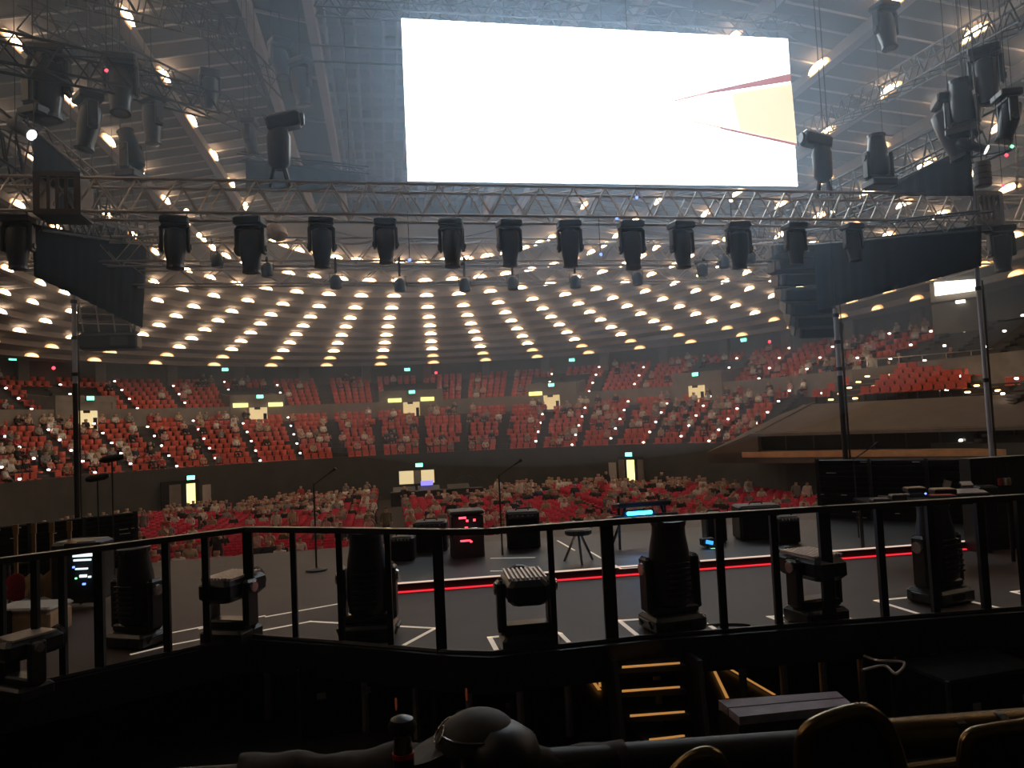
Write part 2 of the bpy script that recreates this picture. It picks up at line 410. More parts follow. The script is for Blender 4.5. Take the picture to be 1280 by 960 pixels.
# ------------------------------------------------------------------ balcony beside the far curve
BP1, BP2 = at(885, 560, 47), at(1330, 560, 35.2)
bd = (BP2-BP1); bd.z = 0; bd.normalize(); bn = V((bd.y, -bd.x, 0))
if bn.dot(V((1, 1, 0))) < 0: bn = -bn            # points back, away from the arena
BL = (V((BP2.x, BP2.y, 0))-V((BP1.x, BP1.y, 0))).length
B0 = V((BP1.x, BP1.y, EYE))
bp = lambda l, o, z: B0 + bd*l + bn*o + V((0, 0, z))
root = bpy.data.objects.new('wall_balcony', None); COL.objects.link(root); root.location = bp(BL/2, 0, -2.9); root['kind'] = 'structure'
def bslab(name, mt, prof, l0, l1, skew=0.):
    m = MB(); n = len(prof)
    A = [bp(l0+skew*o, o, z) for o, z in prof]; B = [bp(l1, o, z) for o, z in prof]
    m.add(A+B, [tuple(range(n-1, -1, -1)), tuple(range(n, 2*n))]+[(i, (i+1) % n, n+(i+1) % n, n+i) for i in range(n)]); return m.build(name, mt, root)
mat('balcony_wood', (.74, .44, .24), .55, noise=.15, scale=2, emit=(1, .5, .2), es=.0)  # wood lightened: lamp light on the ledge is put into its colour
mat('slab', (.15, .12, .105), .85, noise=.1, scale=1.2)
mat('dark_glass', (.015, .018, .022), .15)
bslab('soffit', 'slab', [(0, -2.95), (0, -2.35), (6, -2.2), (6, -2.95)], 0, BL)
bslab('ledge_board', 'balcony_wood', [(-.06, -2.62), (-.06, -2.3), (.5, -2.26), (.5, -2.6)], 2.2, BL)
bslab('rear_panel', 'wall_dark', [(1.6, -2.3), (1.6, -1.2), (1.75, -1.2), (1.75, -2.3)], 2.6, BL)
for i in range(9):
    l = 2.8 + (BL-3.2)*i/9
    m = MB(); m.prism([bp(l, 1.2, -2.25), bp(l+(BL-3.2)/9-.12, 1.2, -2.25), bp(l+(BL-3.2)/9-.12, 1.2, -1.3), bp(l, 1.2, -1.3)], bn*.06); m.build('pane', 'dark_glass', root)
bslab('roof_slab', 'slab', [(-.1, -1.35), (-.1, -1.18), (3.8, .35), (3.8, -1.3)], 3.2, BL, .35)
bslab('roof_edge', 'concrete', [(-.2, -1.4), (-.2, -1.22), (0, -1.18), (0, -1.4)], 2.8, BL)
m = MB()                                                       # raking gable at the end
m.prism([bp(0, 0, -2.95), bp(0, 0, -2.3), bp(3.2, 0, -1.2), bp(3.2, 0, -2.95)], bn*.5)
m.prism([bp(-.2, .2, -2.3), bp(3.4, .2, -1.0), bp(5.2, 3.9, .5), bp(3.0, 3.9, -.2)], V((0, 0, -.3)))
m.build('gable', 'slab', root)
# seat rows and parapet above the balcony roof
for i in range(5):
    bslab('seat_step', 'aisle', [(3.8+i*.8, .1), (3.8+i*.8, .38+i*.34), (4.6+i*.8, .38+i*.34), (4.6+i*.8, .1)], 4.4+i*.6, BL)
bslab('parapet', 'concrete', [(8.0, .3), (8.0, 2.45), (8.25, 2.45), (8.25, .3)], 6.2, BL)
bslab('walkway', 'wall_grey', [(8.25, .3), (8.25, 1.7), (12, 1.8), (12, .3)], 5.0, BL)
for l0 in (6.2, 13.4):                                         # pale stair runs
    m = MB()
    for i in range(5): m.prism([bp(l0+i*.3, 3.75+i*.8, .40+i*.34), bp(l0+1.3+i*.3, 3.75+i*.8, .40+i*.34), bp(l0+1.3+i*.3, 4.6+i*.8, .40+i*.34), bp(l0+i*.3, 4.6+i*.8, .40+i*.34)], V((0, 0, .06)))
    m.build('stair_run', 'concrete', root)
mat('led_amber', (.5, .4, .3), .5, emit=(1, .62, .25), es=5)
amb = MB().cham((0, 0, 0), (.3, .14, .1), .03).data('step_light', 'led_amber')
for l0 in (6.2, 13.4):
    for i in range(5):
        for q in (-.05, 1.35):
            tag(inst('step_light', amb, bp(l0+q+i*.3, 4.0+i*.8, .56+i*.34)), 'amber step light on the pale stairs above the balcony roof', 'step light', 'amber lights on the balcony stairs')
m = MB()
for l in np.arange(6.4, BL, 1.3): m.tube([bp(l, 8.1, 2.4), bp(l, 8.1, 3.0)], .03, 6)
m.tube([bp(6.2, 8.1, 3.0), bp(BL, 8.1, 3.0)], .035, 6); m.build('handrail', 'alu', root)
# lit booth window high on the side wall
mat('booth_light', (.9, .9, .85), .5, emit=(1, .97, .86), es=3.2)
p = at(1195, 357, 43); R = RZ(rad(-52))
o = thing('lit_window_box', 'bright white lit booth window high up beside the draped speakers', 'window', p)
m = MB(); m.box(p+V((.4, .4, 0)), (2.6, .8, 1.5), R); m.build('box_frame', 'concrete', o)
m = MB(); m.box(p, (2.15, .1, .85), R); m.build('pane', 'booth_light', o)
m = MB(); m.box(p+R @ V((.2, -.2, -.95)), (.45, .2, .16), R); m.build('lamp', 'booth_light', o)
m = MB(); m.box(p+R @ V((0, .2, -1.75)), (2.6, .5, 1.7), R); m.build('concrete_base', 'wall_grey', o)
# ================================================================== PEOPLE
SHIRTS = {'white': (.72, .68, .63), 'black': (.018, .018, .02), 'grey': (.26, .25, .25), 'beige': (.50, .38, .27), 'red': (.45, .05, .06), 'navy': (.03, .045, .10), 'pink': (.62, .36, .34), 'olive': (.16, .15, .08)}
for n_, c_ in SHIRTS.items(): mat('shirt_'+n_, c_, .85, noise=.12, scale=9)
def skel(pose):
    J = {}; E = []
    def j(n, p, r, tagm): J[n] = (V(p), r, tagm)
    sit = pose.startswith('sit'); z0 = 0. if sit else .42; lean = -.10 if pose == 'sit_lean' else 0.
    j('pelvis', (0, 0, .52+z0), .15, 0); j('spine', (0, .02+lean*.4, .74+z0), .135, 0); j('chest', (0, .03+lean, .93+z0), .155, 0)
    j('neck', (0, .02+lean, 1.07+z0), .055, 1); j('head', (0, -.01+lean*1.2, 1.17+z0), .095, 1); j('crown', (0, .005+lean*1.2, 1.27+z0), .085, 3)
    E += [('pelvis', 'spine'), ('spine', 'chest'), ('chest', 'neck'), ('neck', 'head'), ('head', 'crown')]
    for s, S in ((-1, 'l'), (1, 'r')):
        j('sh'+S, (s*.19, .03+lean, .98+z0), .07, 0)
        if pose in ('sit_phone', 'stand_arm') and s > 0: el, ha = (s*.27, -.16+lean, .86+z0), (s*.14, -.30, 1.12+z0)
        elif pose == 'stand': el, ha = (s*.26, .06, .72+z0), (s*.25, -.03, .47+z0)
        elif pose == 'stand_arm': el, ha = (s*.27, .04, .73+z0), (s*.2, -.18, .62+z0)
        else: el, ha = (s*.25, -.03+lean, .74), (s*.09, -.25+lean*.5, .62)
        j('el'+S, el, .05, 0); j('ha'+S, ha, .042, 1)
        if sit: hip, kn, an, to = (s*.10, -.02, .50), (s*.12, -.42, .50), (s*.12, -.44, .11), (s*.13, -.58, .06)
        else: hip, kn, an, to = (s*.10, 0, .86), (s*.11, -.03, .47), (s*.12, .02, .09), (s*.14, -.13, .05)
        j('hip'+S, hip, .10, 2); j('kn'+S, kn, .07, 2); j('an'+S, an, .05, 2); j('to'+S, to, .045, 3)
        E += [('chest', 'sh'+S), ('sh'+S, 'el'+S), ('el'+S, 'ha'+S), ('pelvis', 'hip'+S), ('hip'+S, 'kn'+S), ('kn'+S, 'an'+S), ('an'+S, 'to'+S)]
    return J, E
def grow(J, E, sub):
    names = list(J); me = bpy.data.meshes.new('body'); bm = bmesh.new(); lay = bm.verts.layers.skin.verify()
    vs = [bm.verts.new(J[n][0]) for n in names]
    for a, b in E: bm.edges.new((vs[names.index(a)], vs[names.index(b)]))
    for n, v in zip(names, vs):
        v[lay].radius = (J[n][1],)*2; v[lay].use_root = (n == 'pelvis')
    bm.to_mesh(me); bm.free()
    o = bpy.data.objects.new('tmp', me); COL.objects.link(o)
    o.modifiers.new('s', 'SKIN').use_smooth_shade = True
    if sub: o.modifiers.new('u', 'SUBSURF').levels = sub
    dg = bpy.context.evaluated_depsgraph_get(); dg.update()
    out = bpy.data.meshes.new_from_object(o.evaluated_get(dg)); bpy.data.objects.remove(o); bpy.data.meshes.remove(me)
    # materials by nearest bone
    segs = [(J[a][0], J[b][0], J[a][2], J[b][2]) for a, b in E]; idx = []
    for p in out.polygons:
        c = p.center; best = (9, 0)
        for A, B, ta, tb in segs:
            d = B-A; t = max(0, min(1, (c-A).dot(d)/d.length_squared)); q = (c-A-d*t).length
            if q < best[0]: best = (q, tb if t > .55 else ta)
        k = best[1]
        hd = J['head'][0]
        if (c-hd).length < .17 and (c.y > hd.y+.03 or c.z > hd.z+.075): k = 3
        idx.append(k)
    out.materials.clear()
    for mm in ('shirt_white', 'skin', 'pants', 'hair'): out.materials.append(MATS[mm])
    out.polygons.foreach_set('material_index', idx); out.polygons.foreach_set('use_smooth', [True]*len(idx))
    return out
POSES = ['sit_lap', 'sit_phone', 'sit_lean', 'stand', 'stand_arm']
BODY_HI = {p: grow(*skel(p), 1) for p in POSES}; BODY_LO = {p: grow(*skel(p), 0) for p in POSES}
print('body tris', len(BODY_HI['sit_lap'].polygons), len(BODY_LO['sit_lap'].polygons))
PM = {}
def person_mesh(pose, shirt):
    if (pose, shirt) not in PM:
        me = BODY_HI[pose].copy(); me.name = 'person'; me.materials[0] = MATS['shirt_'+shirt]; PM[(pose, shirt)] = me
    return PM[(pose, shirt)]
PTXT = {'sit_lap': 'sitting with hands in lap', 'sit_phone': 'sitting with one hand raised', 'sit_lean': 'sitting bent forward', 'stand': 'standing with arms down', 'stand_arm': 'standing with one hand raised'}
def person(p, rz, pose, shirt, where, label=None, group=None):
    o = inst('person', person_mesh(pose, shirt), p, rz, scale=random.uniform(.95, 1.05))
    return tag(o, label or 'person in %s %s %s' % (shirt, PTXT[pose], where), 'person', group or '%s tops %s %s' % (shirt, PTXT[pose], where))

# seats ---------------------------------------------------------------
stand_seat = MB().cham((0, .16, .62), (.47, .07, .50), .025).cham((0, -.06, .43), (.44, .40, .09), .03).box((0, .08, .2), (.06, .3, .4), mi=1).data('stadium_seat', ['seat_red', 'dark_plastic'])
def bx_mesh(boxes, mats):
    m = MB()
    for c, s, mi in boxes: m.box(c, s, mi=mi)
    return m.data('seat_lo', mats)
seat_lo = bx_mesh([((0, .16, .62), (.47, .07, .5), 0), ((0, -.06, .43), (.44, .4, .09), 0)], ['seat_red'])
mc = MB().cham((0, .2, .66), (.46, .05, .42), .02).cham((0, -.02, .44), (.46, .44, .07), .025)
for sx in (-.2, .2):
    mc.tube([(sx, -.2, .42), (sx, -.22, 0)], .014, 5, 1); mc.tube([(sx, .2, .85), (sx, .21, .42), (sx, .25, 0)], .014, 5, 1)
floor_chair = mc.data('floor_chair', ['seat_red_floor', 'alu'])
chair_lo = bx_mesh([((0, .2, .66), (.46, .05, .42), 0), ((0, -.02, .44), (.46, .44, .07), 0)], ['seat_red_floor'])

def merge(name, items, mats, matmap):
    """items: (mesh, location, rotz, scale, material override for slot 0) -> one object of kind stuff"""
    cache = {}; VV = []; FL = []; LT = []; MI = []; SM = []; off = 0
    for me, loc, rz, sc, key in items:
        if me.name not in cache:
            co = np.empty(len(me.vertices)*3); me.vertices.foreach_get('co', co); co = co.reshape(-1, 3)
            li = np.empty(len(me.loops), int); me.loops.foreach_get('vertex_index', li)
            lt = np.empty(len(me.polygons), int); me.polygons.foreach_get('loop_total', lt)
            mi = np.empty(len(me.polygons), int); me.polygons.foreach_get('material_index', mi)
            cache[me.name] = (co, li, lt, mi)
        co, li, lt, mi = cache[me.name]; c, s = math.cos(rz)*sc, math.sin(rz)*sc
        q = np.empty_like(co); q[:, 0] = c*co[:, 0]-s*co[:, 1]+loc[0]; q[:, 1] = s*co[:, 0]+c*co[:, 1]+loc[1]; q[:, 2] = co[:, 2]*sc+loc[2]
        VV.append(q); FL.append(li+off); LT.append(lt); off += len(co); mm = mi.copy(); mm[mi == 0] = matmap[key]; MI.append(mm)
    VV = np.concatenate(VV); FL = np.concatenate(FL); LT = np.concatenate(LT); MI = np.concatenate(MI)
    me = bpy.data.meshes.new(name); me.vertices.add(len(VV)); me.vertices.foreach_set('co', VV.ravel())
    me.loops.add(len(FL)); me.loops.foreach_set('vertex_index', FL.astype(np.int32))
    me.polygons.add(len(LT)); me.polygons.foreach_set('loop_start', np.concatenate([[0], np.cumsum(LT)[:-1]]).astype(np.int32)); me.polygons.foreach_set('loop_total', LT.astype(np.int32))
    for mm in mats: me.materials.append(MATS[mm])
    me.polygons.foreach_set('material_index', MI.astype(np.int32)); me.update(calc_edges=True); me.validate()
    o = bpy.data.objects.new(name, me); COL.objects.link(o); o['kind'] = 'stuff'; return o
SH = list(SHIRTS); SMATS = ['shirt_'+SH[0], 'skin', 'pants', 'hair'] + ['shirt_'+s for s in SH[1:]]
SMAP = {s: (0 if i == 0 else 3+i) for i, s in enumerate(SH)}
SW = [.26, .24, .12, .10, .08, .06, .10, .04]

stage_mid = V((3, 9, 0))
def face(p): d = stage_mid-V((p[0], p[1], 0)); return math.atan2(d.x, -d.y)*1.0   # local -Y looks at the stage

# floor audience: rows of red chairs ----------------------------------
occ = []; chairs = []; people = []
def inside(x, y, mg=1.2):
    return ((x-SX)/(23.4-mg))**2 + (max(0, y-SY)/(18-mg))**2 < 1
FOH = lambda x, y: -1.2 < x-1.2 < 6.6 and y > 54.5
fill = lambda x, y: .24 + .16*math.sin(x*.45+1.3)*math.cos(y*.31) + (.22 if y > 50 else 0)
yy = 27.0
while yy < 62:
    for x in np.arange(-21, 24, .54):
        if abs(x+.1) < .75 or abs(x-11.5) < .6 or abs(x+10.5) < .6 or not inside(x, yy) or FOH(x, yy): continue
        p = V((float(x)+random.uniform(-.03, .03), yy+random.uniform(-.04, .04)-.012*abs(x-1)**1.5*.25, 0))
        if not in_view(p+V((0, 0, 1)), 20): continue
        if proj(p+V((0, 0, .9)))[1] > 720: continue
        rz = face(p)*.6; chairs.append((p, rz))
        if random.random() < fill(x, yy): people.append((p, rz, random.choices(POSES, [.5, .2, .26, .03, .01])[0], random.choices(SH, SW)[0]))
    yy += .92
print('floor chairs', len(chairs), 'people', len(people))
dist = lambda q: proj(q[0])[2]
def hidden(p):                                   # standing behind the dark side blinds or below the stage lip
    x, y, d = proj(p+V((0, 0, .9))); return x < 172 or y > 690 or (x > 1030)
vis = [q for q in chairs if not hidden(q[0])]; vis.sort(key=dist); near = set(id(q) for q in vis[:300])
for q in vis[:300]:
    rw = ('first second third fourth fifth sixth seventh eighth ninth tenth eleventh twelfth thirteenth fourteenth fifteenth sixteenth seventeenth eighteenth nineteenth twentieth'.split())[min(19, int((q[0].y-26.2)/.92))]; bk = 'block by the narrow lit door' if q[0].x < -10.5 else 'block before the wide lit window' if q[0].x < -.1 else 'block behind the keyboards' if q[0].x < 11.5 else 'block below the balcony'
    tag(inst('folding_chair', floor_chair, q[0], q[1]), 'red folding chair, %s row from the stage, %s' % (rw, bk), 'chair', 'red chairs of the %s row in %s' % (rw, bk))
o = merge('folding_chair_rows', [(chair_lo, q[0], q[1], 1, 'a') for q in chairs if id(q) not in near], ['seat_red_floor'], {'a': 0}); tag(o, 'further rows of red chairs reaching back to the dark wall', 'chairs')
vis = [q for q in people if not hidden(q[0])]; vis.sort(key=dist); near = set(id(q) for q in vis[:240])
for p, rz, po, sh in vis[:240]: person(p+V((0, -.35 if po[:3] == 'sta' else .0, 0)), rz+random.uniform(-.5, .5), po, sh, 'among the red floor chairs')
crowd = [(BODY_LO[q[2]], q[0], q[1]+random.uniform(-.4, .4), random.uniform(.95, 1.08), q[3]) for q in people if id(q) not in near]

# stand seats and crowd -------------------------------------------------
seats = []; up = []
for S, Z, nn, f0 in ((S1, Z1, R1, .26), (S2, Z2, R2, .10)):
    for i in range(nn):
        s = S[i]*.2+S[i+1]*.8
        pts = [ring_pt(t, s, Z[i]) for t in np.linspace(-1.35, 1.4, 900)]; acc = 0
        for a, b, t in zip(pts, pts[1:], np.linspace(-1.35, 1.4, 900)):
            acc += (b-a).length
            if acc < .53: continue
            acc = 0
            if min(abs(t-q) for q in AIS)*36*1.57*(.65+.35*s) < .40: continue
            if not in_view(b, 10): continue
            if -.5 < (b-B0).dot(bd) and -1 < (b-B0).dot(bn) < 12.5: continue
            if nn == R2 and any(abs(t-t_)*50 < 2.6 and i < 5 for t_ in VOMT): continue
            rz = -max(-1, min(1, t))*math.pi/2; seats.append((b, rz))
            side = min(1, abs(t)); fl = f0 + (.42*side**2 if nn == R1 else .10*side) + (.45 if t > .8 and nn == R2 else 0)
            if random.random() < fl*(.8+.4*math.sin(t*9+i*.7)): up.append((b, rz, random.choices(POSES[:3], [.6, .2, .2])[0], random.choices(SH, SW)[0]))
for i in range(5):                                # empty red seats over the balcony roof
    for l in np.arange(5.2+i*.6, BL, .56):
        if any(l0-.25+i*.3 < l < l0+1.6+i*.3 for l0 in (6.2, 13.4)): continue
        seats.append((bp(l, 4.25+i*.8, .38+i*.34), math.atan2(bn.y, bn.x)-math.pi/2, i))
print('stand seats', len(seats), 'people', len(up))
bal = seats[-200:] if False else [q for q in seats if (q[0]-B0).dot(bn) > 3 and 4 < (q[0]-B0).dot(bd) < BL and 0 < (q[0]-B0).dot(bn) < 8 and q[1] == math.atan2(bn.y, bn.x)-math.pi/2]
balid = set(id(q) for q in bal)
for q in bal:
    w_ = ('lowest', 'second', 'third', 'fourth', 'topmost')[q[2]]; tag(inst('stadium_seat', stand_seat, q[0], q[1]), 'empty red fixed seat in the %s row above the sloping balcony roof' % w_, 'seat', 'empty red seats, %s row above the balcony' % w_)
rest = [q for q in seats if id(q) not in balid]
front_row = sorted([q for q in rest if abs(q[0].z-Z1[0]) < .01], key=dist)[:max(0, 290-len(bal))]; fid = set(id(q) for q in front_row)
for q in front_row: tag(inst('stadium_seat', stand_seat, q[0], q[1]), 'red fixed seat in the front row of the stands above the dark wall', 'seat', 'red seats in the front row of the stands')
o = merge('stadium_seat_rows', [(seat_lo, q[0], q[1], 1, 'a') for q in rest if id(q) not in fid], ['seat_red'], {'a': 0}); tag(o, 'curving rows of red fixed seats filling the stands', 'seats')
up.sort(key=dist); nearu = [q for q in up if 20 < proj(q[0])[0] < 1260 and abs(q[0].z-Z1[0]) < .4][:50]; nid = set(id(q) for q in nearu)
for p, rz, po, sh in nearu: person(p+V((-math.sin(rz)*.2, math.cos(rz)*.2, 0)), rz, po, sh, 'in the front rows of the stands')
crowd += [(BODY_LO[q[2]], q[0], q[1]+random.uniform(-.3, .3), random.uniform(.95, 1.05), q[3]) for q in up if id(q) not in nid]
for l in np.arange(6, BL, .8):                    # people along the walkway behind the balcony seats
    if random.random() < .7: crowd.append((BODY_LO[random.choice(POSES)], bp(l, 9.2+random.random()*2, 1.7), random.uniform(0, 6), 1., random.choices(SH, SW)[0]))
o = merge('crowd', crowd, SMATS, SMAP); tag(o, 'far spectators seated across the stands and the back of the floor', 'crowd')
# a few standing people that show on their own
for px, py, z, sh, lab in ((345, 655, 0, 'white', 'person in a white top standing in the aisle by the floor chairs'), (366, 656, 0, 'beige', 'person in a beige top standing beside the one in white'), (937, 628, 0, 'white', 'person in a white top standing against the dark wall under the balcony'), (483, 655, 0, 'olive', 'person in an olive top standing in the middle floor aisle'), (996, 622, 0, 'grey', 'person in grey standing by the dark wall near the black blinds'), (1010, 622, 0, 'white', 'person in white standing by the dark wall near the black blinds')):
    d = {345: 40, 366: 41, 937: 47, 483: 38, 996: 42, 1010: 42}[px]; g = at(px, py, d); person(V((g.x, g.y, 0)), 0, 'stand', sh, '', lab, 'standing visitors')
# mixing position at the back of the floor
p = V((3.6, 57.5, 0)); o = thing('mixing_desk', 'grey sound desk with screens in front of the wide lit window', 'mixing desk', p)
m = MB(); m.box(p+V((0, 0, .5)), (6.8, 1.2, 1.0)); m.build('table', 'black', o)
for x in (-2.4, -.6, 1.6):
    m = MB(); m.box(p+V((x, -.2, 1.12)), (1.6, .9, .16), RX(.35)); m.build('console', 'dark_alu', o)
glow('screen_violet', (.35, .3, 1), 1.2)
m = MB(); m.box(p+V((-.7, .3, 1.45)), (.9, .06, .5)); m.build('monitor', 'screen_violet', o)
m = MB(); m.tube([p+V((2.2+.8*math.cos(a), .2, 1.1+.8*math.sin(a))) for a in np.linspace(0, math.pi, 14)], .05, 6); m.build('lamp_arm', 'dark_alu', o)
# ================================================================== STAGE
ZS = EYE-1.96
def st(px, py, dz=0.): return on(px, py, ZS+dz)
edge = [on(-120, 905, ZS), on(-60, 888, ZS), on(311, 803, ZS), on(430, 812, ZS), on(560, 824, ZS), on(615, 826, ZS), on(800, 806, ZS), on(1040, 787, ZS), on(1290, 768, ZS), on(1420, 757, ZS)]
far = [V((16, 14.5, ZS)), V((-10, 13.0, ZS))]
m = MB(); m.prism([p for p in edge]+far, (0, 0, -.18)); stage = m.build('stage_deck', 'stage_floor', loc=(2, 9, ZS-.18)); tag(stage, 'wide brown-black stage deck ringed by the metal fence', 'stage')
# kick board that carries the fence and hides the deck edge
m = MB(); e2 = [p+V((0, -.05, 0)) for p in edge]
m.strip([p+V((0, -.03, .05)) for p in e2], [p+V((0, -.03, -.25)) for p in e2]); m.strip([p+V((0, -.03, .05)) for p in e2], [p+V((0, .14, .05)) for p in e2]); m.strip([p+V((0, .14, .05)) for p in e2], [p+V((0, .14, .0)) for p in e2])
m.build('edge_board', 'black_metal', stage)
# support legs and cross braces below the deck
for px in list(range(330, 1290, 62)):
    t = on(px, 800, ZS)
    seg = min(range(len(edge)-1), key=lambda i: abs((edge[i]+edge[i+1])[0]/2-t.x))
    for back_ in (.25, 1.7):
        y = np.interp(t.x, [p.x for p in edge], [p.y for p in edge])+back_
        bar('support_leg', (t.x, y, ZS-.18), (t.x, y, 0), .035, 'alu', stage)
    if px % 124 < 62: bar('support_brace', (t.x, y, ZS-.3), (t.x+.45, y, ZS-1.5), .022, 'dark_alu', stage)
m = MB(); m.box((2.5, 10.2, (ZS-.2)/2), (26, .1, ZS-.2)); m.build('skirt', 'black_cloth', stage)
# backstage walkway under and before the deck
ZK = EYE-2.75
m = MB(); m.prism([V((-8, 2.9, ZK)), V((14, 2.9, ZK)), V((14, 10, ZK)), V((-8, 10, ZK))], (0, 0, -.12)); struct('floor_backstage', m, 'stage_dark')
m = MB(); m.prism([V((-8, 2.9, ZK-.12)), V((14, 2.9, ZK-.12)), V((14, 3.0, ZK-.12)), V((-8, 3.0, ZK-.12))], (0, 0, -(ZK-.12))); struct('wall_backstage', m, 'black')

# rear riser of the stage with the red and white light strips along its lip
lipA, lipB = st(490, 741.5), st(1330, 677.5)
n_ = V((-(lipB-lipA).y, (lipB-lipA).x, 0)).normalized()
m = MB(); m.prism([lipA, lipB, lipB+n_*2.9, lipA+n_*2.9], (0, 0, .10)); riser = m.build('stage_riser', 'stage_dark', loc=lipA); tag(riser, 'low black riser across the stage behind the glowing strips', 'riser')
glow('strip_red', (1, .03, .05), 1.0); glow('strip_white', (1, .72, .58), .75)
a, b = st(497, 741), st(1232, 685)
m = MB(); m.prism([a-n_*.03, b-n_*.03, b+n_*.0, a+n_*.0], (0, 0, .016)); tag(m.build('light_strip', 'strip_red', loc=a), 'thin glowing red strip along the riser lip', 'light strip')
m = MB(); m.prism([a+n_*.01+V((0, 0, .1)), b+n_*.01+V((0, 0, .1)), b+n_*.05+V((0, 0, .1)), a+n_*.05+V((0, 0, .1))], (0, 0, .012)); tag(m.build('light_strip', 'strip_white', loc=a), 'thin pale glowing strip along the riser lip above the red one', 'light strip')
# tape marks on the deck
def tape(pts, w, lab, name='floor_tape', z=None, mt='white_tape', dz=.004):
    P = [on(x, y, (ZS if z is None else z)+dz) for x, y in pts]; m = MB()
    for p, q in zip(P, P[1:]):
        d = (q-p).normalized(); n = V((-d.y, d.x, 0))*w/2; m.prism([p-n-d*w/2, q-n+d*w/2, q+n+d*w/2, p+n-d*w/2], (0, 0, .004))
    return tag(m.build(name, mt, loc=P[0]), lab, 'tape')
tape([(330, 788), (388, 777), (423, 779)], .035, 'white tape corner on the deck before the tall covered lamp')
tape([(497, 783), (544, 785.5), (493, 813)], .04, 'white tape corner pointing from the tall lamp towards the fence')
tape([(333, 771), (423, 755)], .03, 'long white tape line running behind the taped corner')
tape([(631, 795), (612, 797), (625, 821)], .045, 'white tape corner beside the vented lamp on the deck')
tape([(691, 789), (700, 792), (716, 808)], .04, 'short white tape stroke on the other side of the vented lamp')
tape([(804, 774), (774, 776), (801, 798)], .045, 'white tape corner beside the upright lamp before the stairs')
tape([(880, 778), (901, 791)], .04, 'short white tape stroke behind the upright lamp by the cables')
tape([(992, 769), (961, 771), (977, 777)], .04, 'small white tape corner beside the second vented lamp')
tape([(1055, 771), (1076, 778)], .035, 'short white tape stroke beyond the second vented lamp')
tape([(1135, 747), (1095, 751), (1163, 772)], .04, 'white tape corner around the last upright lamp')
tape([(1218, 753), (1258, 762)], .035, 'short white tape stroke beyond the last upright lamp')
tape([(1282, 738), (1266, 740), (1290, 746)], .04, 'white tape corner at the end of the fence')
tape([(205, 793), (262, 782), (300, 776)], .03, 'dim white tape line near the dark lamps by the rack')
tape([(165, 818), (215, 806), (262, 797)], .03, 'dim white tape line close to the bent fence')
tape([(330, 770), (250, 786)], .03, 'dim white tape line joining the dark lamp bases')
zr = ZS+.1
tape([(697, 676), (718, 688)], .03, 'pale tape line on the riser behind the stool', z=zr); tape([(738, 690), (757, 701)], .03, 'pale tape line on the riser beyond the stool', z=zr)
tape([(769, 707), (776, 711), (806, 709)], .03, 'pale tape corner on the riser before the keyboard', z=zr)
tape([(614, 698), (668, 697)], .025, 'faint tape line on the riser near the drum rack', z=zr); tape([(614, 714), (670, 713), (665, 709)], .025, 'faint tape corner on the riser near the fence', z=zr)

# fence ------------------------------------------------------------------
mat('fence', (.010, .010, .011), .42, .2, noise=.2, scale=10); mat('fence_top', (.05, .047, .045), .35, .5)
def edge_at(px):                      # foot of the fence under an image column
    best = None
    for p, q in zip(edge, edge[1:]):
        for t in np.linspace(0, 1, 60):
            r = p.lerp(q, t); x = proj(r)[0]
            if best is None or abs(x-px) < best[0]: best = (abs(x-px), r)
    return best[1].copy()
FH = 1.045
fr = thing('stage_fence', 'black metal fence of upright posts and a flat top rail around the stage', 'fence', edge[4])
for px, w in ((5, .055), (42, .05), (81, .05), (124, .075), (211, .06), (261, .06), (313, .09), (370, .05), (427, .05), (490, .05), (552, .09), (695, .05), (767, .11), (906, .06), (976, .06), (1042, .105), (1110, .06), (1174, .06), (1236, .07), (1284, .06)):
    f = edge_at(px)+V((0, .02, 0))
    m = MB(); m.box(f+V((0, 0, FH/2)), (w, .05, FH), RZ(-.1)); m.build('post', 'fence', fr)
m = MB(); tp = [p+V((0, .0, FH)) for p in edge]
for a, b in zip(tp, tp[1:]):
    d = (b-a).normalized(); n = V((-d.y, d.x, 0))*.04; e_ = d*.02
    m.prism([a-n-e_, b-n+e_, b+n+e_, a+n-e_], (0, 0, .05))
m.build('top_rail', 'fence_top', fr)
m = MB(); m.tube([p+V((0, .0, .06)) for p in edge], .025, 6); m.build('bottom_rail', 'fence', fr)

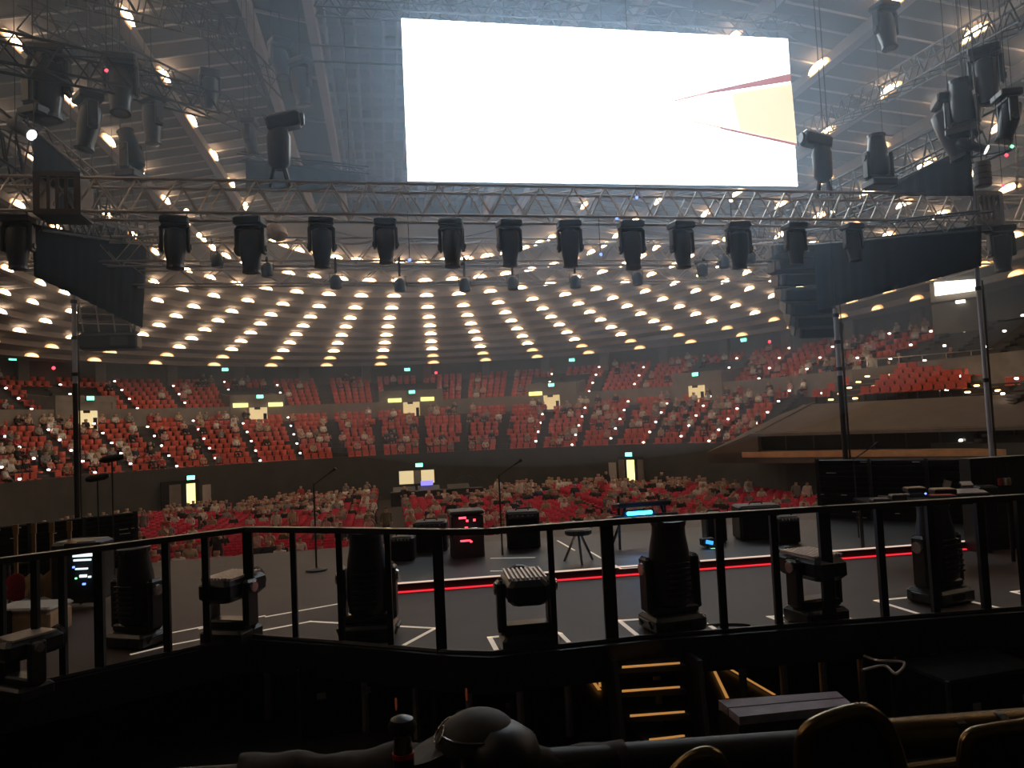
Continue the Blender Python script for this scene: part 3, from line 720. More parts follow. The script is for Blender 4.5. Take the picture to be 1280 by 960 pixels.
# moving-head lamps on the deck ---------------------------------------------
mat('lens', (.25, .26, .28), .1, .3); mat('chrome', (.55, .52, .5), .25, .9)
def moving_head(name, label, p, rz, tilt, scale=1., group=None, cat='stage lamp', up=1, parts=True):
    """base, yoke of two arms, head with lens, hand wheels; up=-1 hangs from its base"""
    o = thing(name, label, cat, p, group, rz); o.scale = (scale, scale, scale*up)
    def part(mb, nm, mt, par=o, sm=False):
        me = mb.data(nm, mt, smooth=sm); c = bpy.data.objects.new(nm, me); COL.objects.link(c); c.parent = par; return c
    m = MB(); m.cham((0, 0, .075), (.50, .40, .15), .03); b = part(m, 'base', 'dark_plastic')
    if parts:
        m = MB(); m.box((0, -.205, .08), (.16, .012, .06)); part(m, 'display', 'hole', b)
        for sx in (-1, 1): part(MB().tube([(sx*.255, -.1, .05), (sx*.275, -.1, .11), (sx*.275, .1, .11), (sx*.255, .1, .05)], .012, 6), 'handle', 'dark_alu', b)
    m = MB(); m.cham((0, 0, .185), (.46, .20, .08), .02)
    for sx in (-1, 1):
        m.cham((sx*.235, 0, .42), (.07, .17, .50), .025); 
    part(m, 'yoke', 'dark_plastic')
    R = RX(tilt); c = V((0, 0, .56))
    m = MB(); prof = [(.12, -.36), (.185, -.31), (.20, -.18), (.195, .0), (.18, .16), (.155, .30), (.15, .40)]
    m.lathe(c, prof, 14, R, 0, .92); h = part(m, 'head', 'dark_plastic', sm=True)
    m = MB(); m.lathe(c+R @ V((0, 0, .40)), [(.158, -.02), (.162, .03), (.135, .035)], 14, R); part(m, 'lens_ring', 'dark_alu', h)
    m = MB(); m.lathe(c+R @ V((0, 0, .425)), [(.128, 0), (.10, .02), (.05, .03)], 14, R); part(m, 'lens', 'lens', h, True)
    if parts:
        for k in range(7):
            m = MB(); m.box(c+R @ V((0, -.185+.002*k, -.24+.05*k)), (.22, .03, .018), R); part(m, 'cooling_fin', 'dark_alu', h)
    for sx in (-1, 1):
        m = MB(); m.lathe((sx*.275, 0, .56), [(.055, -.015), (.06, .0), (.05, .02)], 12, RY(math.pi/2)); part(m, 'hand_wheel', 'chrome' if parts else 'dark_alu')
    return o
def foot(px, py, dz=0.): return st(px, py, dz)
moving_head('moving_head_lamp', 'tall upright black moving-head lamp standing inside the white tape corners', foot(462, 797), -.15, .05, 1.02)
moving_head('moving_head_lamp', 'upright black moving-head lamp standing by the fence before the stairs', foot(841, 786), .12, .06, 1.02)
moving_head('moving_head_lamp', 'upright black moving-head lamp at the far end of the fence', foot(1176, 752), .25, -.04, 1.0)
moving_head('moving_head_lamp', 'dark upright moving-head lamp beside the equipment rack', foot(172, 806), -.5, .05, .95)
def vent_lamp(p, rz, label, s=1.):
    """head laid level so its ribbed back shows on top, gap between the yoke arms below"""
    o = thing('moving_head_lamp', label, 'stage lamp', p, None, rz); o.scale = (s, s, s)
    def part(mb, nm, mt, par=o, sm=False):
        c = bpy.data.objects.new(nm, mb.data(nm, mt, smooth=sm)); COL.objects.link(c); c.parent = par; return c
    part(MB().cham((0, 0, .08), (.48, .40, .16), .03), 'base', 'dark_plastic')
    m = MB(); m.cham((0, 0, .20), (.46, .2, .09), .02)
    for sx in (-1, 1): m.cham((sx*.225, 0, .40), (.075, .2, .48), .03)
    part(m, 'yoke', 'dark_plastic')
    m = MB(); m.cham((0, .04, .55), (.37, .66, .22), .05); h = part(m, 'head', 'dark_plastic')
    for k in range(9):
        m = MB(); m.box((-.16+.04*k, .02, .67), (.018, .5, .025)); part(m, 'cooling_fin', 'alu', h)
    m = MB(); m.lathe((0, .37, .55), [(.13, 0), (.14, .04), (.11, .05)], 14, RX(-math.pi/2)); part(m, 'lens_ring', 'dark_alu', h)
    for sx in (-1, 1):
        m = MB(); m.lathe((sx*.27, 0, .56), [(.055, -.015), (.06, 0), (.05, .02)], 12, RY(math.pi/2)); part(m, 'hand_wheel', 'chrome')
    return o
vent_lamp(foot(660, 812), -.05, 'black moving-head lamp laid level with ribbed vents on top, beside the stairs', .97)
vent_lamp(foot(1021, 778), .15, 'black moving-head lamp laid level with ribbed vents, between two upright lamps', .95)
vent_lamp(foot(290, 803), -.45, 'dark level moving-head lamp where the fence bends', .95)
vent_lamp(foot(30, 872), -.6, 'dark level moving-head lamp in front of the white case', .72)
# loose cables by the lamps
def cable(pts, r, lab, mt='black', z=None):
    P = [on(x, y, ZS+.012 if z is None else z) for x, y in pts]; Q = []
    for i in range(len(P)-1):
        a, b, c, d = P[max(i-1, 0)], P[i], P[i+1], P[min(i+2, len(P)-1)]
        for t in np.linspace(0, 1, 6)[:-1]:
            Q.append(.5*((2*b)+(c-a)*t+(2*a-5*b+4*c-d)*t*t+(3*b-a-3*c+d)*t**3))
    Q.append(P[-1]); m = MB(); m.tube(Q, r, 6); return tag(m.build('cable', mt, loc=P[0], smooth=True), lab, 'cable')
mat('cable_grey', (.10, .09, .085), .5)
cable([(776, 803), (800, 796), (815, 800), (830, 792)], .012, 'black cable looping at the foot of the lamp by the stairs', 'cable_grey')
cable([(870, 783), (905, 780), (938, 782), (930, 790), (900, 792), (870, 796), (960, 790)], .012, 'grey cable coiled behind the lamp by the stairs', 'cable_grey')
cable([(700, 807), (740, 808), (762, 803)], .011, 'thin cable lying on the deck beside the vented lamp', 'cable_grey')
cable([(1080, 820), (1100, 826), (1130, 828), (1120, 842), (1105, 832), (1078, 838)], .012, 'pale cable coil hanging below the deck', 'alu', ZK+.6)

# backstage stairs, glowing tape edges -----------------------------------------
mat('tape_gold', (.7, .42, .16), .5, emit=(1, .45, .12), es=.42)
sr = thing('backstage_stairs', 'steep black stairs with glowing amber tread edges below the fence', 'stairs', at(814, 930, 6.0))
for k, (y, x0, x1) in enumerate(((832, 778, 850), (862, 778, 850), (893, 788, 856), (923, 812, 856))):
    dep = 6.36-.13*k; a, b = at(x0-6, y+4, dep), at(x1+8, y-1, dep)
    b.z = a.z; m = MB(); m.prism([a, b, b+V((0, .26, 0)), a+V((0, .26, 0))], (0, 0, -.04)); tr = m.build('tread', 'stage_dark', sr)
    m = MB(); m.prism([at(x0, y+1, dep-.02), at(x1, y-4, dep-.02), at(x1, y-2, dep-.02), at(x0, y+3.5, dep-.02)], (0, .012, 0)); m.build('edge_tape', 'tape_gold', tr)
for x in (766, 872):
    m = MB(); a, b = at(x, 826, 6.38), at(x+14, 960, 5.85); m.prism([a, b, b+V((0, .28, 0)), a+V((0, .28, 0))], (.04, 0, 0)); m.build('stringer', 'black', sr)
tape([(884, 820), (909, 872)], .03, 'amber tape line running down from the taped point under the stage', z=ZK+.02, mt='tape_gold')
tape([(884, 820), (967, 868)], .03, 'amber tape line running sideways from the taped point under the stage', z=ZK+.02, mt='tape_gold')
tape([(731, 838), (749, 862)], .035, 'short amber tape stroke beside the stairs', z=ZK+.02, mt='tape_gold'); tape([(738, 840), (748, 838), (750, 858)], .025, 'thin amber tape hook beside the stairs', z=ZK+.02, mt='tape_gold')
# upholstered case before the stairs
zc = EYE-2.2; c4 = [on(898, 875, zc), on(1046, 864, zc), on(1066, 881, zc), on(924, 896, zc)]
mat('case_top', (.34, .28, .34), .55, noise=.15, scale=8)
o = thing('padded_bench', 'purple-grey padded bench top beside the backstage stairs', 'bench', (sum(c4, V((0, 0, 0)))/4)-V((0, 0, .67)))
mid = [c4[0].lerp(c4[3], .45), c4[1].lerp(c4[2], .45)]
m = MB(); m.prism([c4[0], c4[1], mid[1], mid[0]], (0, 0, -.06)); m.build('pad', 'case_top', o)
m = MB(); q = (c4[3]-c4[0]).normalized()*.02; m.prism([mid[0]+q, mid[1]+q, c4[2], c4[3]], (0, 0, -.06)); m.build('pad', 'case_top', o)
m = MB(); m.prism([p+V((0, .01, -.07)) for p in c4], (0, 0, -.48)); m.build('box', 'black', o)
# scattered cases and gear below the deck
def flight(px, py, dep, size, lab, rz=.1, mt='black'):
    p = at(px, py, dep); o = thing('flight_case', lab, 'case', p, None, rz)
    m = MB(); m.cham((0, 0, size[2]/2), size, .02); o2 = bpy.data.objects.new('body', m.data('body', mt)); COL.objects.link(o2); o2.parent = o
    for sx in (-1, 1):
        for sy in (-1, 1):
            o3 = bpy.data.objects.new('corner_trim', MB().box((sx*(size[0]/2), sy*(size[1]/2), size[2]/2), (.03, .03, size[2]+.01)).data('corner_trim', 'dark_alu')); COL.objects.link(o3); o3.parent = o
    for sx in (-1, 1):
        o4 = bpy.data.objects.new('latch', MB().box((sx*size[0]*.25, -size[1]/2-.01, size[2]*.6), (.08, .02, .06)).data('latch', 'chrome')); COL.objects.link(o4); o4.parent = o
    return o
def put(px, py): p = on(px, py, ZK+.005); return p
for px, py, s, lab in ((430, 905, (.8, .5, .62), 'black flight case with chrome latches under the deck by the tall lamp'), (600, 912, (.9, .5, .45), 'low black flight case under the deck beside the stairs'), (1215, 912, (1.0, .6, .55), 'large black case below the deck at the end of the fence')):
    p = put(px, py); flight(0, 0, 0, s, lab, .1, 'black_cloth'); ob = [o for o in bpy.data.objects if o.name.startswith('flight_case')][-1]; ob.location = p
mat('tape_red', (.5, .05, .03), .5, emit=(1, .2, .08), es=.05)  # faint glow paints warm light on the ties
for px, py, lab in ((583, 868, 'small orange-red cable tie hanging from a scaffold leg'), (495, 880, 'small orange-lit clamp on the scaffold under the deck')):
    p = at(px, py, 6.2); m = MB(); m.lathe(p, [(.005, -.05), (.009, -.02), (.009, .04), (.004, .05)], 8); tag(m.build('cable_tie', 'tape_red', loc=p), lab, 'cable tie')

# gear on the stage ---------------------------------------------------------------
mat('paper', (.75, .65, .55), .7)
# slatted black side screens
def blind(name, lab, pa, pb, top, n, seed):
    pa, pb = V(pa), V(pb); d = pb-pa; d.z = 0; L = d.length; d.normalize(); nn = V((d.y, -d.x, 0))
    if nn.y > 0: nn = -nn
    o = thing(name, lab, 'screen', (pa+pb)/2)
    H = top-ZS
    m = MB(); m.prism([pa-nn*.06, pb-nn*.06, pb-nn*.10, pa-nn*.10], (0, 0, H)); m.build('back_panel', 'black', o)
    for k in range(n):
        z = H*(k+.5)/n; R = Matrix((d, V((0, 0, 1)).cross(d), V((0, 0, 1)))).transposed() @ RX(.5)
        m = MB(); m.box((pa+pb)/2+V((0, 0, z)), (L, .016, H/n*.9), R); m.build('slat', 'black_metal', o)
    for t in (0, .33, .66, 1.):
        m = MB(); q = pa.lerp(pb, t)+nn*.05; m.box(q+V((0, 0, H/2)), (.05, .05, H+.04), RZ(math.atan2(d.y, d.x))); m.build('upright', 'black', o)
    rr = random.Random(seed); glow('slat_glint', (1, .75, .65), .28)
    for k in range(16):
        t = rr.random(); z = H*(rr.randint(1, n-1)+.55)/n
        m = MB(); q = pa.lerp(pb, t)+nn*.06+V((0, 0, z)); m.box(q, (rr.uniform(.06, .18), .012, .012), RZ(math.atan2(d.y, d.x))); m.build('glint_strip', 'paper', o)  # pale strips stand in for light glinting on the slats
bl_a = at(-40, 690, 10.6); bl_b = at(169, 700, 12.2); bl_a.z = bl_b.z = ZS
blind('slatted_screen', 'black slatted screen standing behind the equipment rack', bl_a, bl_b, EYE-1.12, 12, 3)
br_a = at(1028, 660, 13.2); br_b = at(1245, 655, 11.5); br_a.z = br_b.z = ZS
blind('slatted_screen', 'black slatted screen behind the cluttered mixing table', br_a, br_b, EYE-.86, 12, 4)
# equipment rack with lit screen, guitar rack, white case
def sbox(px, py, dep, w, h, d, name, mt, par, dy=0): 
    p = at(px, py, dep); m = MB(); m.cham(p, (w, d, h), min(w, h, d)*.08, RZ(-.15)); return m.build(name, mt, par)
rk = thing('equipment_rack', 'grey rack of lit effects units with small blue lights', 'rack', V((*at(104, 740, 9.2).xy, ZS)))
sbox(104, 712, 9.25, .54, .72, .45, 'rack_body', 'dark_alu', rk); sbox(104, 712, 9.0, .42, .62, .04, 'front_panel', 'hole', rk)
glow('lcd', (.8, .95, 1), 1.3); glow('led_blue', (.15, .25, 1), 3.0); glow('led_green', (.2, 1, .4), 3.0)
for px, py, w, h, mt in ((103, 694, .22, .035, 'lcd'), (103, 700, .2, .02, 'lcd'), (102, 711, .14, .018, 'lcd'), (104, 720, .08, .03, 'lcd'), (112, 721, .03, .02, 'lcd'), (105, 730, .03, .02, 'led_blue'), (92, 709, .02, .02, 'led_blue'), (95, 723, .015, .015, 'led_green')):
    m = MB(); m.box(at(px, py, 8.95), (w, .02, h), RZ(-.15)); m.build('display', mt, rk)
mat('tan_cloth', (.55, .36, .22), .8, noise=.2, scale=12); mat('red_cloth', (.5, .05, .04), .7)
for px, py, w, mt, lab in ((92, 680, .13, 'tan_cloth', 'crumpled tan towel lying on top of the equipment rack'), (108, 684, .10, 'red_cloth', 'red folded cloth on top of the equipment rack')):
    p = at(px, py, 9.1); m = MB(); m.lathe(p, [(w*.9, -.03), (w, 0), (w*.6, .03), (w*.2, .045)], 9, None, 0, .5); tag(m.build('towel', mt, loc=p), lab, 'towel')
p = V((*at(62, 715, 9.4).xy, ZS)); gr = thing('guitar_rack', 'dark rack holding several guitars next to the lit equipment rack', 'guitar rack', p)
m = MB(); m.tube([p+V((-.45, 0, .0)), p+V((-.45, 0, .55)), p+V((.35, .0, .55)), p+V((.35, 0, 0))], .02, 6); m.tube([p+V((-.45, -.3, .1)), p+V((.35, -.3, .1))], .02, 6); m.build('frame', 'dark_alu', gr)
mat('guitar_red', (.35, .02, .03), .25); mat('guitar_wood', (.35, .2, .09), .3)
for k in range(4):
    q = p+V((-.33+.2*k, -.1, .1)); o = thing('electric_guitar', '%s electric guitar standing in the dark rack' % ('red', 'cream', 'wooden', 'dark')[k], 'guitar', q)
    m = MB(); m.lathe(q+V((0, 0, .18)), [(.02, -.17), (.13, -.12), (.10, .0), (.12, .1), (.03, .17)], 12, None, 0, .3); m.build('body', ['guitar_red', 'tan_cloth', 'guitar_wood', 'black'][k], o, True)
    m = MB(); m.box(q+V((0, 0, .58)), (.04, .025, .5)); m.box(q+V((0, 0, .87)), (.06, .02, .12)); m.build('neck', 'guitar_wood', o)
p = V((*at(40, 752, 8.0).xy, ZS)); o = thing('road_case', 'pale orange-white road case with dark straps by the guitar rack', 'case', p)
m = MB(); m.cham(p+V((0, 0, .15)), (.62, .4, .26), .03, RZ(-.2)); m.build('body', 'tan_cloth', o)
m = MB(); m.cham(p+V((0, 0, .30)), (.64, .42, .05), .02, RZ(-.2)); m.build('lid', 'sign_white', o)
for x in (-.1, .15): m = MB(); m.box(p+RZ(-.2) @ V((x, 0, .16)), (.05, .43, .3), RZ(-.2)); m.build('strap', 'black', o)
# drum kit riser with rack of red and blue lights
p = V((*at(584, 690, 11.1).xy, ZS)); o = thing('effects_rack', 'black stage rack with glowing red and blue lights', 'rack', p)
m = MB(); m.cham(p+V((0, 0, .36)), (.46, .45, .70), .03); m.build('body', 'black', o)
m = MB(); m.cham(p+V((0, 0, .73)), (.50, .48, .05), .02); m.build('lid', 'black', o)
for px, py, w, h, mt in ((578, 647.5, .1, .025, 'led_red'), (584, 651, .03, .025, 'led_red'), (593, 650, .03, .03, 'led_red'), (583, 660, .04, .03, 'led_red'), (592, 662, .1, .05, 'lcd'), (582, 676, .14, .02, 'led_red'), (589, 677, .03, .02, 'led_red')):
    m = MB(); m.box(at(px, py, 10.6), (w, .02, h)); m.build('display', mt, o)
def amp(px, py, dep, w, h, d, lab, grille='black_cloth', rz=-.15):
    p = V((*at(px, py, dep).xy, ZS+.1)); o = thing('amplifier_cabinet', lab, 'amplifier', p, None, rz)
    def part(mb, nm, mt): c = bpy.data.objects.new(nm, mb.data(nm, mt)); COL.objects.link(c); c.parent = o
    part(MB().cham((0, 0, h/2), (w, d, h), .025), 'cabinet', 'black'); part(MB().box((0, -d/2-.005, h*.45), (w*.86, .02, h*.72)), 'grille', grille)
    part(MB().cham((0, -d/2-.01, h*.9), (w*.86, .03, h*.12), .008), 'control_panel', 'dark_alu')
    for k in range(5):
        part(MB().lathe((-w*.3+w*.15*k, -d/2-.03, h*.9), [(.014, -.01), (.012, .012)], 8, RX(math.pi/2)), 'knob', 'chrome')
    part(MB().tube([(-.1, 0, h), (-.08, 0, h+.03), (.08, 0, h+.03), (.1, 0, h)], .012, 6), 'handle', 'dark_alu')
    return o
amp(948, 690, 11.4, .62, .5, .4, 'black amplifier cabinet standing behind the blue-lit pedals')
amp(505, 700, 11.0, .34, .34, .34, 'small black amplifier beside the tall covered lamp')
amp(655, 690, 11.6, .5, .55, .4, 'black amplifier between the light rack and the stool')
amp(985, 712, 10.9, .32, .38, .3, 'small wedge-like amplifier beside the black cabinet')
amp(540, 690, 11.7, .5, .45, .4, 'black amplifier cabinet next to the light rack')
amp(895, 700, 11.3, .30, .42, .3, 'narrow black amplifier with a blue-lit edge')
# keyboard stand with blazing blue light bar
glow('neon_blue', (.02, .38, 1), 14)
p = V((*at(805, 690, 11.2).xy, ZS+.1)); kb = thing('keyboard_stand', 'keyboards on a stand under a blazing blue light bar', 'keyboard', p)
for dz, w in ((.42, 1.0), (.60, .8)):
    m = MB(); m.cham(p+V((0, 0, dz)), (w, .34, .07), .015, RX(-.12)); k_ = m.build('keyboard', 'dark_plastic', kb)
    m = MB(); m.box(p+V((0, -.07, dz+.04)), (w*.86, .16, .012), RX(-.12)); m.build('keys', 'sign_white', k_)
m = MB()
for sx in (-1, 1): m.tube([p+V((sx*.42, -.2, 0)), p+V((sx*.3, .15, .72))], .02, 6); m.tube([p+V((sx*.42, .2, 0)), p+V((sx*.3, -.15, .58))], .02, 6)
m.build('frame', 'dark_alu', kb)
a = at(799, 641, 11.0)
m = MB(); m.cham(a+V((0, .03, 0)), (.46, .06, .09), .015); m.build('light_housing', 'black', kb)
m = MB(); m.cham(a+V((0, -.02, .0)), (.38, .04, .05), .015); m.build('light_bar', 'neon_blue', kb)
m = MB(); m.cham(a+V((0, -.02, -.07)), (.50, .03, .018), .006); m.build('light_bar', 'neon_blue', kb)
glow('edge_blue', (.05, .35, 1), 1.6)
for px, py, w, h, lab in ((846, 658, .07, .05, 'small bright blue lamp behind the upright lamp'), (887, 678, .10, .05, 'blue-lit edge of a pedal box on the riser'), (876, 693, .03, .03, 'tiny blue indicator lamp on the riser'), (942, 693, .2, .07, 'blue-lit pedal board before the black cabinet'), (892, 686, .08, .012, 'thin green-lit label on the pedal box')):
    p = at(px, py, 10.7); m = MB(); m.cham(p+V((0, .08, 0)), (w+.08, .12, h+.05), .01); o = m.build('pedal_light', 'black', loc=p)
    m = MB(); m.box(p, (w, .02, h), RZ(-.1) @ RY(.25 if w > .09 else 0)); m.build('lit_face', 'led_green' if 'green' in lab else 'edge_blue', o); bar('stand', p+V((0, .08, 0)), V((p.x, p.y+.08, ZS+.1)), .015, 'black', o); tag(o, lab, 'lamp')
# stool
p = V((*st(725, 712).xy, ZS+.1)); o = thing('drum_stool', 'small black stool standing on the riser', 'stool', p)
m = MB(); m.lathe(p+V((0, 0, .36)), [(.16, 0), (.18, .02), (.18, .06), (.15, .08)], 14); m.build('seat', 'dark_plastic', o)
for k in range(3):
    a_ = 2.1*k+.4; bar('leg', p+V((.04*math.cos(a_), .04*math.sin(a_), .36)), p+V((.22*math.cos(a_), .22*math.sin(a_), 0)), .016, 'chrome', o)
# microphone stands
for px, lab in ((628, 'thin black microphone stand beside the light rack'), (395, 'thin black microphone stand on the open stage'), (1075, 'thin black microphone stand before the slatted screen')):
    p = V((*at(px, 690, 11).xy, ZS)); o = thing('microphone_stand', lab, 'microphone stand', p)
    bar('pole', p, p+V((0, 0, 1.25)), .012, 'dark_alu', o); bar('boom', p+V((0, 0, 1.22)), p+V((.25, -.1, 1.4)), .009, 'dark_alu', o)
    m = MB(); m.lathe(p, [(.15, 0), (.15, .02), (.02, .04)], 14); m.build('base', 'black', o)
    m = MB(); m.lathe(p+V((.27, -.11, 1.41)), [(.012, -.06), (.016, .02), (.028, .04), (.02, .07)], 10, aim((.3, -.1, .2))); m.build('microphone', 'dark_alu', o)
for px, py, lab in ((140, 573, 'black microphone hanging before the side stands'), (122, 597, 'black boom microphone below the other one')):
    p = at(px, py, 11.5); o = thing('boom_microphone', lab, 'microphone', V((p.x, p.y, ZS)))
    m = MB(); m.lathe(p, [(.03, -.16), (.055, -.1), (.055, .1), (.03, .16)], 10, aim((1, .1, .15))); m.build('capsule', 'black', o)
    bar('pole', (p.x, p.y, ZS), p, .012, 'black', o)
# mixing table heaped with gear by the right-hand screen
p = V((*at(1165, 640, 9.8).xy, ZS)); R = RZ(-.3); o = thing('gear_table', 'black table carrying mixers and laptops before the slatted screen', 'table', p)
m = MB(); m.cham(p+V((0, 0, .74)), (1.7, .7, .05), .01, R); m.build('tabletop', 'black_cloth', o)
for sx in (-1, 1):
    for sy in (-1, 1): q = p+R @ V((sx*.78, sy*.3, 0)); bar('leg', q, q+V((0, 0, .72)), .025, 'black', o)
def gear(px, py, dep, w, h, d, lab, mt, name='audio_unit', cat='audio unit', rx=0., extra=None):
    q = at(px, py, dep); m = MB(); m.cham(q, (w, d, h), min(w, h, d)*.12, R @ RX(rx)); g = m.build(name, 'dark_plastic', loc=q)
    m = MB(); m.box(q+(R @ RX(rx)) @ V((0, 0, h/2+.004)), (w*.9, d*.85, .008), R @ RX(rx)); m.build('top_panel', mt, g); return tag(g, lab, cat)
mat('paper', (.75, .65, .55), .7)
gear(1143, 612, 9.7, .22, .05, .2, 'small mixer with a pale top on the gear table', 'tan_cloth'); gear(1144, 619, 9.6, .2, .04, .2, 'flat effects unit under the small mixer', 'dark_alu')
gear(1178, 614, 9.7, .26, .06, .22, 'audio unit with blue-lit edge in the middle of the gear table', 'tan_cloth'); gear(1176, 621, 9.5, .3, .04, .2, 'long keyboard-like unit with reddish panel on the gear table', 'red_cloth')
gear(1210, 617, 9.7, .42, .06, .26, 'broad grey mixing console on the gear table', 'alu', 'mixing_console', 'mixing console', .15)
gear(1208, 605, 9.9, .15, .012, .10, 'white sheet of paper on a stand above the console', 'paper', 'paper_sheet', 'paper', .5); gear(1146, 632, 9.3, .13, .01, .08, 'orange-white paper at the front of the gear table', 'paper', 'paper_sheet', 'paper', .3)
gear(1250, 622, 9.6, .2, .012, .12, 'white papers at the end of the gear table', 'paper', 'paper_sheet', 'paper', .2)
gear(1100, 626, 9.6, .22, .05, .18, 'dark box with a coil of wire at the empty end of the gear table', 'cable_grey'); gear(1122, 622, 9.7, .18, .07, .16, 'squat grey receiver beside the small mixer', 'dark_alu'); gear(1232, 612, 9.8, .22, .09, .2, 'dark radio receiver standing past the broad console', 'dark_alu'); gear(1165, 628, 9.3, .16, .03, .12, 'thin controller in front of the reddish unit', 'alu')
q = at(1184, 606, 9.8); m = MB(); m.box(q, (.09, .012, .13), R @ RY(.3)); g = m.build('tablet', 'dark_plastic', loc=q); m = MB(); m.box(q+R @ V((0, -.01, 0)), (.075, .006, .11), R @ RY(.3)); m.build('display', 'sign_white', g); tag(g, 'upright pale tablet leaning among the mixers', 'tablet')
for px, py, mt, lab in ((1157, 617, 'led_blue', 'tiny blue lamp between the mixers'), (1181, 627, 'led_green', 'tiny green lamp below the console'), (1116, 630, 'led_blue', 'tiny blue lamp at the empty end of the gear table')):
    q = at(px, py, 9.3); m = MB(); m.lathe(q, [(.008, -.01), (.013, 0), (.008, .01)], 8, aim((0, -1, 0))); tag(m.build('indicator_lamp', mt, loc=q), lab, 'lamp')
for px, lab in ((1252, 'dark cabinet with pale items at the end of the gear table'),):
    q = at(px, 602, 10.2); o = thing('tool_cabinet', lab, 'cabinet', V((q.x, q.y, ZS)))
    m = MB(); m.tube([q+V((-.1, 0, -.4)), q+V((-.1, 0, .22)), q+V((.1, 0, .22)), q+V((.1, 0, -.4))], .008, 6); m.build('frame', 'dark_alu', o)
    m = MB(); m.box(q+V((0, .1, -.3)), (.9, .2, 1.25)); m.build('body', 'black', o)
    for dx, c in ((-.05, 'red_cloth'), (.02, 'paper'), (.08, 'tan_cloth')): m = MB(); m.cham(q+V((dx, -.03, .0)), (.05, .05, .1), .01); m.build('stored_item', c, o)

# ================================================================== BEFORE THE STAGE: front row rail, seats, visitor
mat('rail_pad', (.022, .019, .018), .6, noise=.3, scale=20); mat('brass', (.17, .115, .05), .25, .9, noise=.2, scale=30); mat('jacket', (.06, .052, .05), .9, noise=.35, scale=18, bump=.4)
pa = [at(x, y, d) for x, y, d in ((-200, 1010, 2.25), (310, 978, 2.2), (640, 962, 2.18), (1000, 936, 2.2), (1300, 912, 2.25), (1600, 890, 2.35))]
rl = thing('guard_rail', 'dark padded guard rail across the front of the seats', 'rail', V((pa[2].x, pa[2].y, ZK-.9)))
m = MB(); m.tube(pa, .05, 12); m.build('padded_tube', 'rail_pad', rl, True)
m = MB(); m.tube([at(x, y, d) for x, y, d in ((1085, 922, 2.21), (1180, 915, 2.21), (1300, 905, 2.23))], .048, 12); m.build('bare_tube', 'brass', rl, True)
for px in (1100, 1195, 1250): q = at(px, 925-.07*(px-1085), 2.21); m = MB(); m.lathe(q, [(.053, -.012), (.053, .012)], 14, aim((1, -.1, .0))); m.build('clamp_ring', 'black', rl)
for px in (330, 1150): q = at(px, 962, 2.24); bar('upright', (q.x, q.y, ZK-1.2), (q.x, q.y, q.z-.0), .03, 'black', rl)
# jacket over the rail: sagging cloth
m = MB(); nx, ny = 40, 10; grid = []
for i in range(nx+1):
    u = i/nx; px = 300+u*480; base = at(px, 968-.03*(px-300)-14+5*math.sin(u*9), 2.19)
    row = []
    for j in range(ny+1):
        a = -2.2+4.4*j/ny; r_ = .060+.006*math.sin(u*23+j*.8)+.004*math.sin(u*51)
        p = V((0, r_*math.sin(a), r_*math.cos(a))); 
        if abs(a) > 1.6: p = V((0, math.copysign(.062, a), -.10*(abs(a)-1.6)/.6-.0))
        row.append(base+p+V((0, 0, -.03)))
    grid.append(row)
vs = [p for r_ in grid for p in r_]; m.add(vs, [(i*(ny+1)+j, i*(ny+1)+j+1, (i+1)*(ny+1)+j+1, (i+1)*(ny+1)+j) for i in range(nx) for j in range(ny)])
o = m.build('draped_jacket', 'jacket', loc=grid[nx//2][ny//2], smooth=True); o.modifiers.new('t', 'SOLIDIFY').thickness = .006; tag(o, 'dark rumpled jacket draped over the guard rail', 'jacket')
# tubular seat backs
def seat_back(pts, dep, r, lab):
    P = [at(x, y, dep) for x, y in pts]; Q = []
    for i in range(len(P)-1):
        a, b, c, d = P[max(i-1, 0)], P[i], P[i+1], P[min(i+2, len(P)-1)]
        for t in np.linspace(0, 1, 6)[:-1]: Q.append(.5*((2*b)+(c-a)*t+(2*a-5*b+4*c-d)*t*t+(3*b-a-3*c+d)*t**3))
    Q.append(P[-1]); o = thing('tube_seat', lab, 'seat', V((*P[0].xy, ZK-1.0)))
    m = MB(); m.tube(Q, r, 12); m.build('tube_frame', 'brass', o, True)
    m = MB(); c = sum(Q, V((0, 0, 0)))/len(Q); inner = [c+(q-c)*.86 for q in Q]; m.prism(inner, V((0, .015, 0))); m.build('backrest', 'rail_pad', o)
    for q in (P[0], P[-1]): bar('leg', q, (q.x, q.y, ZK-1.0), r*.9, 'black', o)
    m = MB(); q = (P[0]+P[-1])/2; m.cham(q+V((0, -.2, -.22)), ((P[-1]-P[0]).length, .36, .05), .015); m.build('seat', 'rail_pad', o)
seat_back([(1003, 985), (1003, 940), (1010, 915), (1035, 900), (1070, 890), (1088, 892), (1106, 910), (1120, 945), (1128, 985)], 1.5, .017, 'folding seat with an arched brass tube back before the guard rail')
seat_back([(820, 1000), (845, 965), (868, 946), (888, 942), (902, 956), (912, 1000)], 1.5, .014, 'low arched brass seat frame beside the visitor in the cap')
seat_back([(1205, 990), (1206, 940), (1214, 920), (1240, 913), (1275, 908), (1310, 906), (1330, 950), (1335, 990)], 1.5, .014, 'dark arched seat frame at the end of the guard rail')
a, b = at(1130, 962, 1.7), at(1300, 940, 1.75); m = MB(); m.tube([a, b], .012, 8); tag(m.build('lower_rail', 'brass', loc=a, smooth=True), 'thin copper-coloured rail below the guard rail', 'rail')
